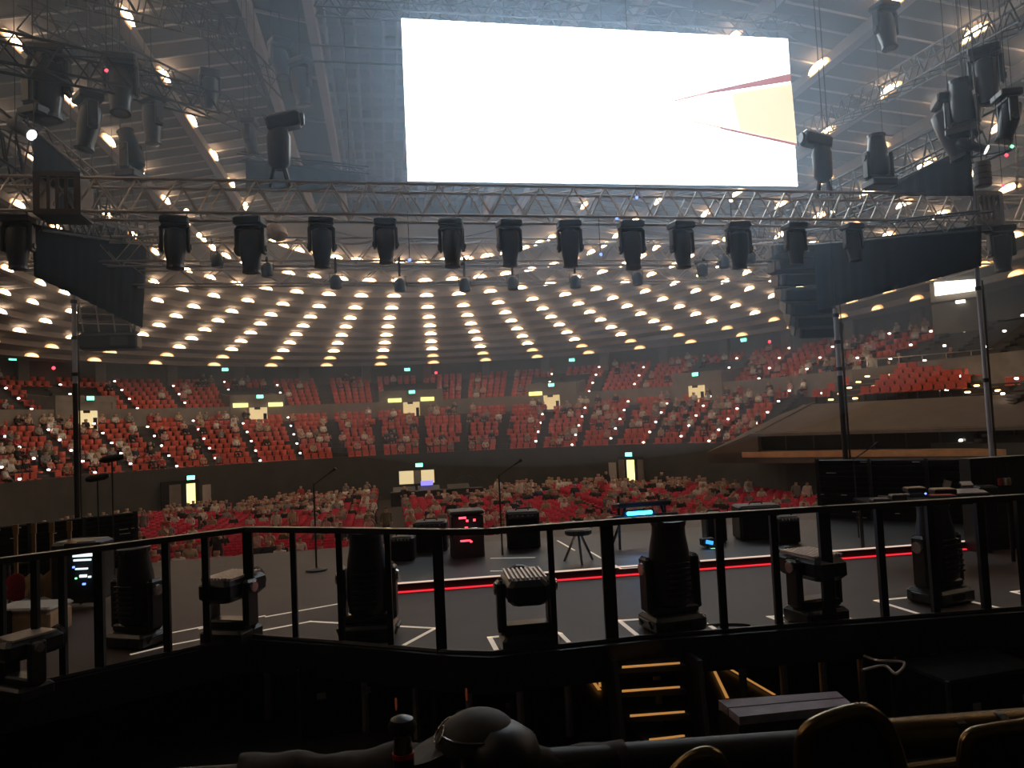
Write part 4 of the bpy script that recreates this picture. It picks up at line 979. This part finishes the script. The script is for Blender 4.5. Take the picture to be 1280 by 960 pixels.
# slim bottle standing on the rail
p = at(505, 968, 2.0); o = thing('bottle', 'slim bottle with a dark cap, gold label and red band on the rail', 'bottle', p)
m = MB(); m.lathe(p, [(.026, 0), (.028, .01), (.028, .055)], 14); m.build('body', 'dark_plastic', o, True)
m = MB(); m.lathe(p+V((0, 0, .045)), [(.0285, 0), (.0285, .012)], 14); m.build('red_band', 'red_cloth', o, True)
m = MB(); m.lathe(p+V((0, 0, .057)), [(.026, 0), (.022, .035), (.017, .045)], 14); m.build('gold_label', 'brass', o, True)
m = MB(); m.lathe(p+V((0, 0, .10)), [(.018, 0), (.034, .008), (.038, .025), (.03, .042), (.012, .05)], 14); m.build('cap', 'dark_plastic', o, True)
# visitor in a cap, seen from behind
hp = at(612, 944, 2.05)
J = {}; 
def jj(n, p, r, t): J[n] = (V(p), r, t)
jj('pelvis', (0, .05, -.72), .16, 2); jj('spine', (0, .03, -.50), .15, 0); jj('chest', (0, .0, -.30), .17, 0); jj('neck', (0, .0, -.13), .06, 1); jj('head', (0, .01, -.02), .088, 1); jj('crown', (0, -.005, .055), .082, 3)
E_ = [('pelvis', 'spine'), ('spine', 'chest'), ('chest', 'neck'), ('neck', 'head'), ('head', 'crown')]
for s, S in ((-1, 'l'), (1, 'r')):
    jj('sh'+S, (s*.2, 0, -.25), .075, 0); jj('el'+S, (s*.27, .06, -.52), .05, 0); jj('wr'+S, (s*.18, .26, -.55), .036, 1); jj('ha'+S, (s*.14, .34, -.55), .04, 1)
    jj('hip'+S, (s*.10, .07, -.74), .11, 2); jj('kn'+S, (s*.13, .46, -.72), .08, 2); jj('an'+S, (s*.13, .48, -1.10), .05, 2); jj('to'+S, (s*.14, .62, -1.15), .045, 3)
    E_ += [('chest', 'sh'+S), ('sh'+S, 'el'+S), ('el'+S, 'wr'+S), ('wr'+S, 'ha'+S), ('pelvis', 'hip'+S), ('hip'+S, 'kn'+S), ('kn'+S, 'an'+S), ('an'+S, 'to'+S)]
me = grow(J, E_, 2); me.materials[0] = MATS['shirt_black']; me.name = 'person'
vis_ = inst('person', me, hp, rad(18)); tag(vis_, 'visitor in black clothes and a dark cap, seen from behind at the rail', 'person')
me2 = MB()
N1, N2 = 20, 9; ring = []
for k in range(N2):
    a = k/(N2-1)*math.pi/2; ring.append((math.cos(a), math.sin(a)))
me2.lathe(V((0, 0, 0)), [(.102*c, .085*s) for c, s in ring[:-1]]+[(.004, .0855)], N1, None, 0, 1.12)
mat('cap_cloth', (.05, .047, .046), .7, noise=.2, scale=30); mat('hair_dark', (.008, .007, .006), .5)
tilt = RX(-.5) @ RY(.15)
def hpart(mb, nm, mt, off=(0, .012, .03), R=None, par=vis_, sm=True):
    d = mb.data(nm, mt, smooth=sm); c = bpy.data.objects.new(nm, d); COL.objects.link(c); c.parent = par; c.location = off
    if R: c.rotation_euler = R.to_euler()
    return c
cp = hpart(me2, 'cap', 'cap_cloth', off=(-.022, .03, .03), R=RZ(.95) @ RX(-.15))
bmb = MB(); outer = [(.105*math.cos(a), .075+.095*math.sin(a)*1.0, .0-.02*math.sin(a)) for a in np.linspace(0, math.pi, 16)]
bmb.prism([V(p) for p in outer]+[V((-.09, .04, .005)), V((0, .08, .005)), V((.09, .04, .005))], (0, 0, .008)); hpart(bmb, 'brim', 'cap_cloth', (0, .03, .0), None, cp, False)
gm = MB(); el_ = lambda th, z: V((.102*math.cos(th)*math.sqrt(max(0, 1-(z/.085)**2))*1.03, .114*math.sin(th)*math.sqrt(max(0, 1-(z/.085)**2))*1.05, z))
for sx in (-1, 1):
    gm.tube([el_(math.pi/2+sx*.42+.30*math.cos(a), .046+.017*math.sin(a)) for a in np.linspace(0, 2*math.pi, 18)], .0032, 6)
    gm.tube([el_(math.pi/2+sx*(.72+.25*q), .048-.004*q) for q in range(6)], .003, 6)
gm.tube([el_(math.pi/2+q*.06, .05) for q in (-2, -1, 0, 1, 2)], .003, 6)
hpart(gm, 'sunglasses', 'chrome', (0, 0, 0), None, cp)
hm = MB(); hm.lathe(V((0, 0, 0)), [(.055, -.13), (.085, -.10), (.098, -.05), (.102, .0), (.09, .04), (.05, .07)], 18, None, 0, 1.1); hpart(hm, 'hair', 'hair_dark', (.022, -.03, .012))
# ================================================================== RIGGING OVER THE STAGE
def truss(lab, p0, p1, w=.5, h=.55, bay=.55, r=.026, mt='alu', name='lighting_truss', upv=V((0, 0, 1)), faces='fbtu', hang=True):
    p0, p1 = V(p0), V(p1); d = (p1-p0); L = d.length; d.normalize()
    s = d.cross(upv).normalized(); u = s.cross(d)
    o = thing(name, lab, 'truss', (p0+p1)/2)
    c = {}
    for k, (a, b) in {'fu': (-1, 1), 'fd': (-1, -1), 'bu': (1, 1), 'bd': (1, -1)}.items():
        off = s*(a*w/2*(1))+u*(b*h/2); c[k] = off; bar('chord', p0+off, p1+off, r, mt, o, 8)
    for t in (.04, .96):
        q = p0.lerp(p1, t)
        if hang and not (TA is not None and 440 < proj(q+V((0, 0, 3)))[0] < 1070): bar('hanging_wire', q+u*h/2, V((q.x, q.y, hgt(max(6.2, abs(q.x-CX)))+.5)), .007, 'black', o, 4)
    n = max(2, int(L/bay))
    for i in range(n):
        a, b = p0+d*(L*i/n), p0+d*(L*(i+1)/n); mid = (a+b)/2
        for (lo, hi) in (('fd', 'fu'), ('bd', 'bu')):
            bar('brace', a+c[lo], mid+c[hi], r*.6, mt, o, 5); bar('brace', mid+c[hi], b+c[lo], r*.6, mt, o, 5)
        if 't' in faces: bar('brace', a+c['fu'], b+c['bu'], r*.5, mt, o, 5)
        if 'u' in faces: bar('brace', b+c['fd'], a+c['bd'], r*.5, mt, o, 5)
    return o
TA = True
# the long front truss: seen 334 px over the horizon at x=60 and 252 px at x=1280
TA, TB = at(-60, 252, 12.4), at(1400, 263, 17.3); TA.z = TB.z = (TA.z+TB.z)/2
print('truss z', TA.z-EYE)
main = truss('long silver lighting truss hanging across the whole stage', TA, TB, .52, .56, .62, .028)
td = (TB-TA).normalized(); tn = V((-td.y, td.x, 0))
TZ = TA.z
def on_truss(px, back=0., dz=0.):             # point of the truss axis under an image column, shifted back or down
    best = min(np.linspace(0, 1, 1500), key=lambda t: abs(proj(TA.lerp(TB, t)+tn*back+V((0, 0, dz)))[0]-px)); return TA.lerp(TB, best)+tn*back+V((0, 0, dz))
mat('box_brown', (.10, .07, .06), .5, .3, noise=.2, scale=6)
for px, lab in ((80, 'boxy dark sleeve block clamped on the truss above the draped speaker'), (1222, 'boxy dark sleeve block clamped on the truss beside the big hanging lamp')):
    q = on_truss(px); o = thing('sleeve_block', lab, 'sleeve block', q); R = RZ(math.atan2(td.y, td.x))
    for sx in (-1, 1):
        m = MB(); m.box(q+R @ V((sx*.30, 0, 0)), (.10, .66, .70), R); m.build('side_frame', 'box_brown', o)
    for sz in (-1, 1): m = MB(); m.box(q+R @ V((0, 0, sz*.31)), (.6, .66, .09), R); m.build('cross_frame', 'box_brown', o)
    for sx in (-1, 0, 1): m = MB(); m.box(q+R @ V((sx*.13, -.3, 0)), (.05, .04, .55), R); m.build('roller', 'box_brown', o)
t2a, t2b = TA+tn*3.2+V((0, 0, -.15)), TB+tn*3.2+V((0, 0, -.15))
truss('silver truss hanging parallel behind the long front truss', t2a, t2b, .5, .5, .8, .024)
truss('thin silver truss hanging furthest back over the stage', TA+tn*5.4+V((0, 0, -.25)), TB+tn*5.4+V((0, 0, -.25)), .4, .4, .9, .02, faces='')
# lamps hanging under the front truss
hang_big = [(22, 276, 68), (218, 278, 66), (312, 283, 70), (401, 280, 62), (481, 282, 56), (563, 282, 60), (636, 284, 58), (711, 282, 58), (788, 284, 60), (851, 282, 58), (922, 280, 58), (993, 276, 52), (1065, 274, 48), (1250, 278, 58)]
GRP = ['over the draped speaker', 'beside the big black drape', 'next after the drape', 'above the far ring lights', 'before the dark ceiling bay', 'under the screen corner', 'under the screen, second from its corner', 'under the middle of the screen', 'under the screen past its middle', 'under the screen near its red wedge', 'under the red wedge of the screen', 'above the curved speaker stack', 'over the long right-hand drape'.replace('right-hand ', ''), 'past the sleeve block by the bright window']
for k, ((px, py, hpx), g) in enumerate(zip(hang_big, GRP)):
    q = on_truss(px, 0, -.30); sc = min(1.0, .068*14/ .9) * (hpx/62)*.88
    sc *= proj(q)[2]/13.6
    moving_head('hanging_lamp', 'black moving-head lamp hanging from the front truss %s' % g, q, .2*math.sin(k*2.3), .12*math.sin(k*1.7), sc, None, 'stage lamp', -1, False)
hang_small = [(334, 338), (420, 353), (500, 357), (581, 357), (641, 355), (719, 353), (797, 349), (878, 338), (905, 328), (272, 326), (938, 322)]
for k, (px, py) in enumerate(hang_small):
    q = at(px, py, proj(on_truss(px, 2.95))[2]); top = V((q.x, q.y, TZ-.15-.5))
    o = thing('par_lamp', 'small black can lamp hanging low, %s' % ['right of the level clamp'.replace('right of', 'past'), 'under the fourth big lamp', 'over the middle columns of ring lights', 'under the screen corner lamp', 'between two broad lamps', 'below the middle of the screen', 'past the middle of the screen', 'near the red wedge', 'close beside a tilted big lamp', 'by the black drape', 'beside the curved speaker stack'][k], 'lamp', q, 'small can lamps under the trusses')
    m = MB(); m.lathe(q, [(.10, -.14), (.125, -.12), (.125, .02), (.11, .10), (.06, .15)], 14); m.build('can', 'dark_plastic', o, True)
    m = MB(); m.lathe(q, [(.09, -.145), (.05, -.15)], 14); m.build('lens', 'lens', o)
    m = MB(); m.tube([q+V((-.13, 0, 0)), q+V((-.13, 0, .2)), q+V((.13, 0, .2)), q+V((.13, 0, 0))], .012, 6); m.build('bracket', 'dark_alu', o)
    bar('hanger', q+V((0, 0, .2)), top+V((0, 0, .34)), .026, 'black', o); bar('clamp', top+V((0, 0, .25))-tn*.12, top+V((0, 0, .25))+tn*.35, .03, 'black', o)
# follow-spot like heads standing on the truss
def top_unit(px, lab, flip):
    q = on_truss(px, .1, .30); o = thing('follow_spot', lab, 'follow spot', q)
    for sx in (-1, 1): bar('leg', q+V((sx*.17, 0, -.02)), q+V((sx*.06, 0, .45)), .045, 'black', o)
    m = MB(); m.lathe(q+V((0, 0, .4)), [(.10, -.1), (.19, .0), (.2, .25), (.21, .5), (.15, .66)], 12, None, 0, .8); m.build('body', 'black', o, True)
    R = RY(flip*.22); m = MB(); m.cham(q+V((-flip*.1, 0, 1.16)), (.60, .3, .26), .04, R); m.build('lamp_head', 'dark_plastic', o)
    m = MB(); m.lathe(q+V((-flip*.1, 0, 1.16))+R @ V((-flip*.31, 0, 0)), [(.1, -.03), (.12, .02), (.1, .05)], 12, RY(-flip*math.pi/2)); m.build('lens_ring', 'dark_alu', o)
    m = MB(); m.box(q+V((-flip*.1, 0, 1.30)), (.56, .26, .02), R); m.build('top_plate', 'alu', o)
top_unit(350, 'dark follow spot standing on the truss before the blue-lit coffered ceiling', -1)
top_unit(1031, 'dark follow spot standing on the truss beside the screen edge', 1)
# LED screen -----------------------------------------------------------------
D0, D1 = 20.0, 22.1
s00, s10, s01, s11 = at(510, 228, D0), at(997, 231, D1), at(501, 20, D0), at(985, 41, D1)
zb, zt = (s00.z+s10.z)/2, (s01.z+s11.z)/2
A = V((s00.x, s00.y, zb)); B = V((s10.x, s10.y, zb)); sd = (B-A); W = sd.length; sd.normalize(); sn = V((sd.y, -sd.x, 0)); Hh = zt-zb
if sn.y > 0: sn = -sn
sp = lambda u, v, o=0.: A+sd*(W*u)+V((0, 0, Hh*v))+sn*o
scr = thing('video_screen', 'huge glaring white video screen with a red-edged wedge at one side', 'screen', sp(.5, 0))
m = MB(); m.prism([sp(0, 0, -.02), sp(1, 0, -.02), sp(1, 1, -.02), sp(0, 1, -.02)], -sn*.25); m.build('cabinet', 'black', scr)
glow('screen_white', (.70, .86, 1), 8.0)
cols, rows = 8, 4
for i in range(cols):
    for j in range(rows):
        m = MB(); m.prism([sp(i/cols, j/rows), sp((i+1)/cols, j/rows), sp((i+1)/cols, (j+1)/rows), sp(i/cols, (j+1)/rows)], -sn*.02); m.build('panel', 'screen_white', scr)
def suv(px, py):
    d = ray(px, py); t = (A-CAM).dot(sn)/d.dot(sn); p = CAM+d*t-A; return p.dot(sd)/W, p.z/Hh
def patch(pts, mt, o=.006):
    m = MB(); q = [sp(*suv(x, y), o) for x, y in pts]; m.prism(q, sn*.003); return m.build('screen_image', mt, scr)
glow('img_warm', (1, .80, .52), 1.35); glow('img_cream', (1, .9, .72), 1.6); glow('img_red', (.62, .09, .06), .75); glow('img_pink', (.95, .55, .5), 1.0)
patch([(846, 127), (989, 104), (996, 181), (850, 149)], 'img_cream'); patch([(915, 118), (989, 106), (995, 178), (925, 163)], 'img_warm', .01)
patch([(840, 126), (884, 114.5), (886, 117.5), (842, 127.5)], 'img_pink', .014); patch([(884, 114.5), (988, 92), (988.5, 102), (886, 117.5)], 'img_red', .014)
patch([(842, 147), (900, 159), (900, 160.5), (842, 148)], 'img_pink', .014); patch([(900, 159), (996, 179.5), (996, 183), (900, 161.5)], 'img_red', .014)
for t in (.02, .25, .5, .75, .98): bar('hanging_cable', sp(t, 1, -.15), sp(t, 1, -.15)+V((0, 0, 3.6)), .02, 'black', scr)
glow('glint', (1, 1, 1), 3)
truss('dark truss along the top edge of the video screen', sp(-.2, 1.10, -.2), sp(1.05, 1.10, -.2), .5, .5, .7, .03, 'dark_alu')
truss('blue-lit truss under the near corner of the video screen', sp(-.14, -.02, -.5), sp(.02, -.02, -.5), .3, .3, .5, .022)
for v in (.90, .80): bar('chord', sp(-.28, v, -.8), sp(0.02, v, -.8), .03, 'dark_alu', scr)
# line-array speakers with black drapes --------------------------------------------
def drape(lab, corners, depth_n, folds, name='black_drape'):
    tl, tr, br_, bl_ = [V(c) for c in corners]; m = MB(); nx = folds*4; vs = []
    n = (tr-tl).cross(bl_-tl).normalized()
    for i in range(nx+1):
        u = i/nx; w = n*(.02*math.sin(u*folds*2*math.pi))
        for v in np.linspace(0, 1, 7): vs.append((tl.lerp(tr, u)).lerp(bl_.lerp(br_, u), v)+w*(.4+.6*v))
    m.add(vs, [(i*7+j, i*7+j+1, (i+1)*7+j+1, (i+1)*7+j) for i in range(nx) for j in range(6)])
    o = m.build(name, 'black_cloth', loc=tl, smooth=True); o.modifiers.new('t', 'SOLIDIFY').thickness = .02
    return tag(o, lab, 'drape')
drape('broad black drape with a slanting hem hanging from the truss by the pole', [at(42, 280, 12.6), at(184, 306, 18.6), at(178, 410, 18.8), at(44, 345, 12.8)], 0, 12)
drape('long black drape with a rising hem hanging beside the curved speaker stack', [at(1017, 304, 18.2), at(1226, 282, 13.9), at(1226, 333, 14), at(1022, 388, 18.3)], 0, 14)
# pelmets above the drapes so that they hang from something
truss('dark side truss carrying the slanting black drape', at(36, 274, 12.5), at(190, 300, 18.6), .35, .35, .6, .022, 'dark_alu'); truss('dark side truss carrying the long black drape', at(1010, 298, 18.3), at(1232, 276, 13.8), .35, .35, .6, .022, 'dark_alu')
mat('array_grey', (.10, .10, .115), .5, noise=.15, scale=10)
ar = thing('line_array_speaker', 'curved stack of dark line-array speakers beside the long drape', 'speaker', at(1010, 418, 18.9))
pts = [(991, 316), (994, 333), (998, 350), (1002, 367), (1008, 383), (1013, 397), (1019, 409)]
for k, (x, y) in enumerate(pts):
    p = at(x, y, 18.7); rx = .05-.09*k; R = RZ(-.12) @ RX(-rx)
    m = MB(); m.cham(p, (1.12-.01*k, .75, .30), .04, R); b = m.build('cabinet', 'array_grey', ar)
    m = MB(); m.box(p+R @ V((0, -.38, 0)), (.9, .03, .2), R); m.build('rear_panel', 'dark_plastic', b)
    for sx in (-1, 1): m = MB(); m.box(p+R @ V((sx*.58, -.1, 0)), (.03, .2, .26), R); m.build('rigging_plate', 'dark_alu', b)
al = thing('line_array_speaker', 'stack of line-array speakers showing its lattice frame under the slanting drape', 'speaker', at(137, 436, 19.2))
for k, y in enumerate((428, 410, 392)):
    p = at(138+(-1)*k, y, 19.0+.2*k); m = MB(); m.cham(p, (1.32-.03*k, .6, .38 if k == 0 else .30), .05, RZ(.1)); b = m.build('cabinet', 'black' if k == 0 else 'array_grey', al)
    for sx in (-.3, .3): m = MB(); m.box(p+V((sx, -.31, 0)), (.4, .03, .22), RZ(.1)); m.build('rear_panel', 'array_grey', b)
for x in (98, 118, 138, 158): bar('frame_bar', at(x, 372, 18.6), at(x+6, 415, 18.6), .02, 'alu', al)
for y in (378, 392, 404): bar('frame_bar', at(96, y, 18.6), at(166, y+2, 18.6), .015, 'alu', al)
for o_, x in ((al, 137), (ar, 991)):
    for dx in (-18, 18):
        a = at(x+dx, 395 if x < 500 else 318, 19.0); bar('hanging_chain', a, V((a.x, a.y, hgt(max(6.2, abs(a.x-CX)))+.3 if x < 500 else a.z+.5)), .02, 'black', o_)
# tall poles and hanging cables beside the speakers
mat('pole_pale', (.55, .55, .66), .5, .1)  # pale tone stands in for haze and lamp light on the tube
def tall_pole(px, py, dep, split, r, lab):
    a = at(px, py, dep); o = thing('tall_pole', lab, 'pole', (a.x, a.y, 0))
    zs = at(px, split, dep).z; top = hgt(max(6.2, abs(a.x-CX)))
    bar('pale_tube', (a.x, a.y, zs), a, r, 'pole_pale', o, 10); bar('black_sleeve', (a.x, a.y, 0), (a.x, a.y, zs), r*1.05, 'black', o, 10)
    for t in (.1, .5, .9): bar('collar', (a.x, a.y, zs+(a.z-zs)*t-.04), (a.x, a.y, zs+(a.z-zs)*t+.04), r*1.35, 'dark_alu', o, 10)
    bar('hanging_wire', a, (a.x, a.y, top), .012, 'black', o); bar('black_cable', (a.x+r*1.6, a.y-.02, 0), (a.x+r*1.6, a.y-.02, a.z-.3), .018, 'black', o)
tall_pole(92, 366, 17.5, 480, .055, 'tall pole, pale above and black below, under the slanting black drape')
tall_pole(1044, 386, 17.0, 470, .055, 'tall pole, pale above and black below, standing before the balcony front')
tall_pole(1221, 332, 15.2, 620, .045, 'pale tall pole standing in front of the side stands')
a = at(1054, 440, 17.6); o = thing('hanging_cable', 'thin black cable hanging before the balcony front', 'cable', (a.x, a.y, 0)); bar('cable', (a.x, a.y, 0), (a.x, a.y, hgt(abs(a.x-CX))), .014, 'black', o)

# side trusses running towards the audience, with drapes and fixtures -------------------
sL0, sL1 = V((-6.9, 12.4, EYE+5.6)), V((-6.4, 22, EYE+5.4))
truss('black side truss running away over the slanting drape', sL0, sL1, .5, .9, .6, .028, 'black_metal')
sR0, sR1 = V((11.9, 12.8, EYE+5.3)), V((11.3, 23, EYE+5.3))
truss('black side truss running away beside the follow spot', sR0, sR1, .5, .9, .6, .028, 'black_metal')
for a, b, lab in ((at(30, 18, 15), at(330, 160, 21), 'black overhead truss crossing the beam lights'), (at(120, 92, 16), at(268, 132, 18), 'short black truss ending in two upright lamps'), (at(1290, 8, 14), at(1010, 165, 24), 'black overhead truss slanting down towards the screen'), (at(-20, 60, 12), at(150, 95, 14), 'black truss high over the side lamps'), (at(215, -20, 17), at(345, 115, 21), 'black truss slanting down to the coffered ceiling'), (at(90, -15, 14), at(300, 40, 19), 'black truss highest of all above the beam lights')):
    truss(lab, a, b, .45, .5, .6, .026, 'black_metal')
drape('black drape below the side truss with the bright profile lamp', [at(43, 162, 13.6), at(112, 225, 17.0), at(112, 262, 17), at(43, 262, 13.6)], 0, 6)
drape('black drape hanging behind the follow spot on the truss', [at(308, 198, 19), at(450, 216, 22), at(450, 236, 22), at(308, 240, 19)], 0, 8)
drape('black drape hanging below the side truss by the pale barrel', [at(1110, 232, 17.2), at(1212, 180, 14.6), at(1216, 245, 14.6), at(1110, 245, 17.2)], 0, 7)
truss('black pipe frame carrying the drape behind the follow spot', at(300, 196, 19), at(458, 214, 22), .2, .2, .8, .02, 'black_metal'); truss('black pipe frame carrying the drape by the pale barrel', at(1104, 230, 17.2), at(1216, 177, 14.6), .2, .2, .8, .02, 'black_metal'); truss('black pipe frame carrying the drape by the bright profile lamp', at(38, 158, 13.6), at(116, 222, 17), .2, .2, .8, .02, 'black_metal')
# profile lamps with a lit face
glow('beam_white', (.85, .9, 1), 9)
for px, py, dep, d, lab in ((28, 162, 12.8, (.8, -.35, -.55), 'bluish profile lamp with a bright white lens beside the black drape'), (1217, 183, 14.2, (.5, -.5, -.4), 'small pale profile lamp at the end of the side truss'), (170, 196, 16.5, (.3, -.6, -.6), 'warm-lit profile lamp above the front truss')):
    p = at(px, py, dep); R = aim(d); o = thing('profile_lamp', lab, 'stage lamp', p)
    m = MB(); m.lathe(p, [(.06, -.30), (.10, -.24), (.11, -.05), (.085, .0), (.085, .18), (.10, .22)], 12, R); m.build('body', 'dark_alu' if px != 28 else 'array_grey', o, True)
    m = MB(); m.lathe(p+R @ V((0, 0, .225)), [(.088, 0), (.07, .015)], 12, R); m.build('lens', 'beam_white' if px == 28 else 'booth_light' if px == 1217 else 'exit_glow', o)
    m = MB(); m.tube([p+R @ V((-.13, 0, 0)), p+V((0, 0, .25))+R @ V((-.1, 0, 0)), p+V((0, 0, .25))+R @ V((.1, 0, 0)), p+R @ V((.13, 0, 0))], .014, 6); m.build('bracket', 'black', o)
# cluttered dark lamps on the side trusses
def side_lamps(lst, pre):
    for k, (px, py, dep, sc, up, lab) in enumerate(lst):
        p = at(px, py, dep); o = moving_head('hanging_lamp', lab, p, k*1.1, .3*math.sin(k*1.9), sc, None, 'stage lamp', up, False)
        if up < 0:
            L = (hgt(max(6.2, abs(p.x-CX)))+.3-p.z)/sc; w = bpy.data.objects.new('hanging_wire', MB().tube([(0, 0, 0), (0, 0, -L)], .008, 5).data('hanging_wire', 'black')); COL.objects.link(w); w.parent = o
side_lamps([(60, 60, 13.5, 1.3, -1, 'bulky black lamp high on the side truss over the drape'), (52, 150, 13.4, 1.2, 1, 'black lamp standing on the side truss above the bright profile lamp'), (110, 118, 14.5, 1.1, -1, 'black lamp hanging between two beam lights'), (150, 70, 15, 1.2, -1, 'black lamp on the high overhead truss'), (165, 225, 16.3, 1.1, 1, 'round-shouldered black lamp standing on the front truss'), (190, 120, 17, 1.1, -1, 'black lamp hanging under the short overhead truss'), (262, 88, 18, .9, -1, 'upright narrow lamp at the end of the short truss'), (312, 150, 19, .9, -1, 'narrow black lamp before the panelled ceiling'), (375, 75, 20, 1.2, -1, 'black lamp hanging before the coffered ceiling'), (350, 50, 20, 1.1, -1, 'black lamp high beside the coffered ceiling')], 'l')
side_lamps([(1100, 235, 15.5, 1.1, 1, 'stooping black lamp standing on the truss by the side drape'), (1185, 120, 15, 1.3, -1, 'bulky black lamp on the slanting side truss'), (1205, 170, 14.6, 1.1, 1, 'black lamp standing at the end of the side drape'), (1105, 5, 16, 1.0, -1, 'black lamp in front of a warm beam light at the top'), (1258, 115, 13.4, .9, -1, 'slim black lamp hanging before a warm beam light'), (1230, 60, 14.5, 1.1, -1, 'black lamp on the slanting overhead truss')], 'r')
p = at(1228, 218, 13.6); o = thing('barrel_case', 'pale grey ribbed barrel hanging by the end of the side drape', 'barrel', p)
m = MB(); m.lathe(p, [(.12, -.22), (.14, -.2), (.14, .2), (.12, .22)], 14); m.build('body', 'array_grey', o, True); bar('hanging_wire', p+V((0, 0, .2)), V((p.x, p.y, hgt(max(6.2, abs(p.x-CX))))), .01, 'black', o)
for z in (-.1, .0, .12): m = MB(); m.lathe(p+V((0, 0, z)), [(.147, -.012), (.147, .012)], 14); m.build('hoop', 'dark_alu', o)
for px, py, mt, lab in ((1258, 194, 'led_red', 'red indicator lamp hanging beside a string of clear bulbs'), (1254, 232, 'led_red', 'second red indicator lamp low beside the truss end'), (1265, 183, 'led_green', 'green indicator lamp above the red one'), (133, 88, 'led_red', 'small red indicator lamp on the dark side truss'), (796, 247, 'led_blue', 'tiny blue indicator lamp on the truss below the screen'), (771, 273, 'led_blue', 'tiny blue indicator lamp lower on the truss'), (751, 318, 'led_blue', 'tiny blue indicator lamp on a lamp below the truss'), (512, 325, 'led_blue', 'tiny blue indicator lamp between two hanging lamps')):
    q = at(px, py, proj(on_truss(px))[2]-.3 if 300 < px < 1200 else 13.2); m = MB(); m.lathe(q, [(.02, -.02), (.032, 0), (.02, .02)], 8, aim((0, -1, 0))); o = tag(m.build('indicator_lamp', mt, loc=q), lab, 'lamp'); bar('wire', q+V((0, .02, 0)), V((q.x, q.y+.02, TZ-.2 if 300 < px < 1200 and q.z < TZ else hgt(max(6.2, abs(q.x-CX))))), .006, 'black', o, 4)
mat('clear_bulb', (.6, .62, .6), .2)
for k in range(7):
    q = at(1271, 188+8*k, 13.3); m = MB(); m.lathe(q, [(.012, -.06), (.034, 0), (.018, .03), (.012, .06)], 8); tag(m.build('glass_bulb', 'clear_bulb', loc=q), 'clear glass bulb in a vertical string past the pale barrel', 'bulb', 'clear bulbs in a vertical string')
    if k == 0: bar('wire', q, V((q.x, q.y, hgt(max(6.2, abs(q.x-CX))))), .006, 'black', [o_ for o_ in bpy.data.objects if o_.name.startswith('glass_bulb')][0], 4)
# warm work lamps glinting between the trusses
glow('work_lamp', (1, .78, .5), 6)
for px, py, dep, lab in ((233, 264, 15, 'small warm work lamp between the front and rear truss'), (308, 260, 15.5, 'small warm work lamp further along the trusses'), (249, 294, 15.5, 'small warm work lamp below the rear truss'), (266, 309, 16, 'small warm work lamp near the can lamp'), (914, 250, 17, 'warm glinting lamp before the screen edge'), (906, 299, 17, 'small warm lamp beside the tilted hanging lamp'), (1041, 265, 16, 'small warm lamp in the truss by the curved speakers')):
    ax = on_truss(px, 3.2, -.15); q = at(px, py, proj(ax)[2]-.3); o = thing('work_lamp', lab, 'lamp', q); bar('clamp', q+V((0, .04, .02)), ax+V((0, -.1, .25 if q.z > ax.z else -.25)), .015, 'black', o); m = MB(); m.lathe(q, [(.03, -.05), (.055, 0), (.03, .04)], 10, aim((0, -1, -.3))); m.build('bulb', 'work_lamp', o)
    m = MB(); m.lathe(q+V((0, .05, .02)), [(.07, -.02), (.05, .05)], 10, aim((0, 1, .3))); m.build('housing', 'black', o)
# pale covered bundle behind the front truss
p = at(345, 291, proj(on_truss(345, 2.95))[2]); o = thing('cloth_bundle', 'tan cloth bundle slung between the trusses', 'bundle', p)
m = MB(); m.lathe(p, [(.1, -.16), (.22, -.08), (.25, .05), (.15, .17)], 10, RY(.4), 0, .7); m.build('bag', 'tan_cloth', o, True)
bar('strap', p+V((0, 0, .15)), p+V((.05, 0, .5)), .012, 'black', o)
# ================================================================== HAZE in the hall
def haze_mat(name, col, den, g):
    hz = bpy.data.materials.new(name); hz.use_nodes = True; nt = hz.node_tree; nt.nodes.clear()
    vo = nt.nodes.new('ShaderNodeVolumeScatter'); vo.inputs['Color'].default_value = (*col, 1); vo.inputs['Density'].default_value = den; vo.inputs['Anisotropy'].default_value = g
    ou = nt.nodes.new('ShaderNodeOutputMaterial'); nt.links.new(vo.outputs[0], ou.inputs['Volume']); MATS[name] = hz
haze_mat('haze_thin', (.9, .92, 1), .0010, .5); haze_mat('haze_stage', (.55, .74, 1), .036, .25)  # blue tint and density of the stage cloud also stand in for lens glare
m = MB(); m.box((CX, 35, 10.5), (84, 93, 20.8)); o = m.build('haze', 'haze_thin'); tag(o, 'thin haze drifting through the whole hall', 'haze', kind='stuff')
m = MB(); n = 24
m.lathe((4.0, 17, EYE+5.6), [(13*math.cos(a), 6.6*math.sin(a)) for a in np.linspace(-1.5, 1.5, 17)], 32, None, 0, .68); o = m.build('haze', 'haze_stage'); tag(o, 'bluish haze cloud hanging around the video screen and trusses', 'haze', kind='stuff')
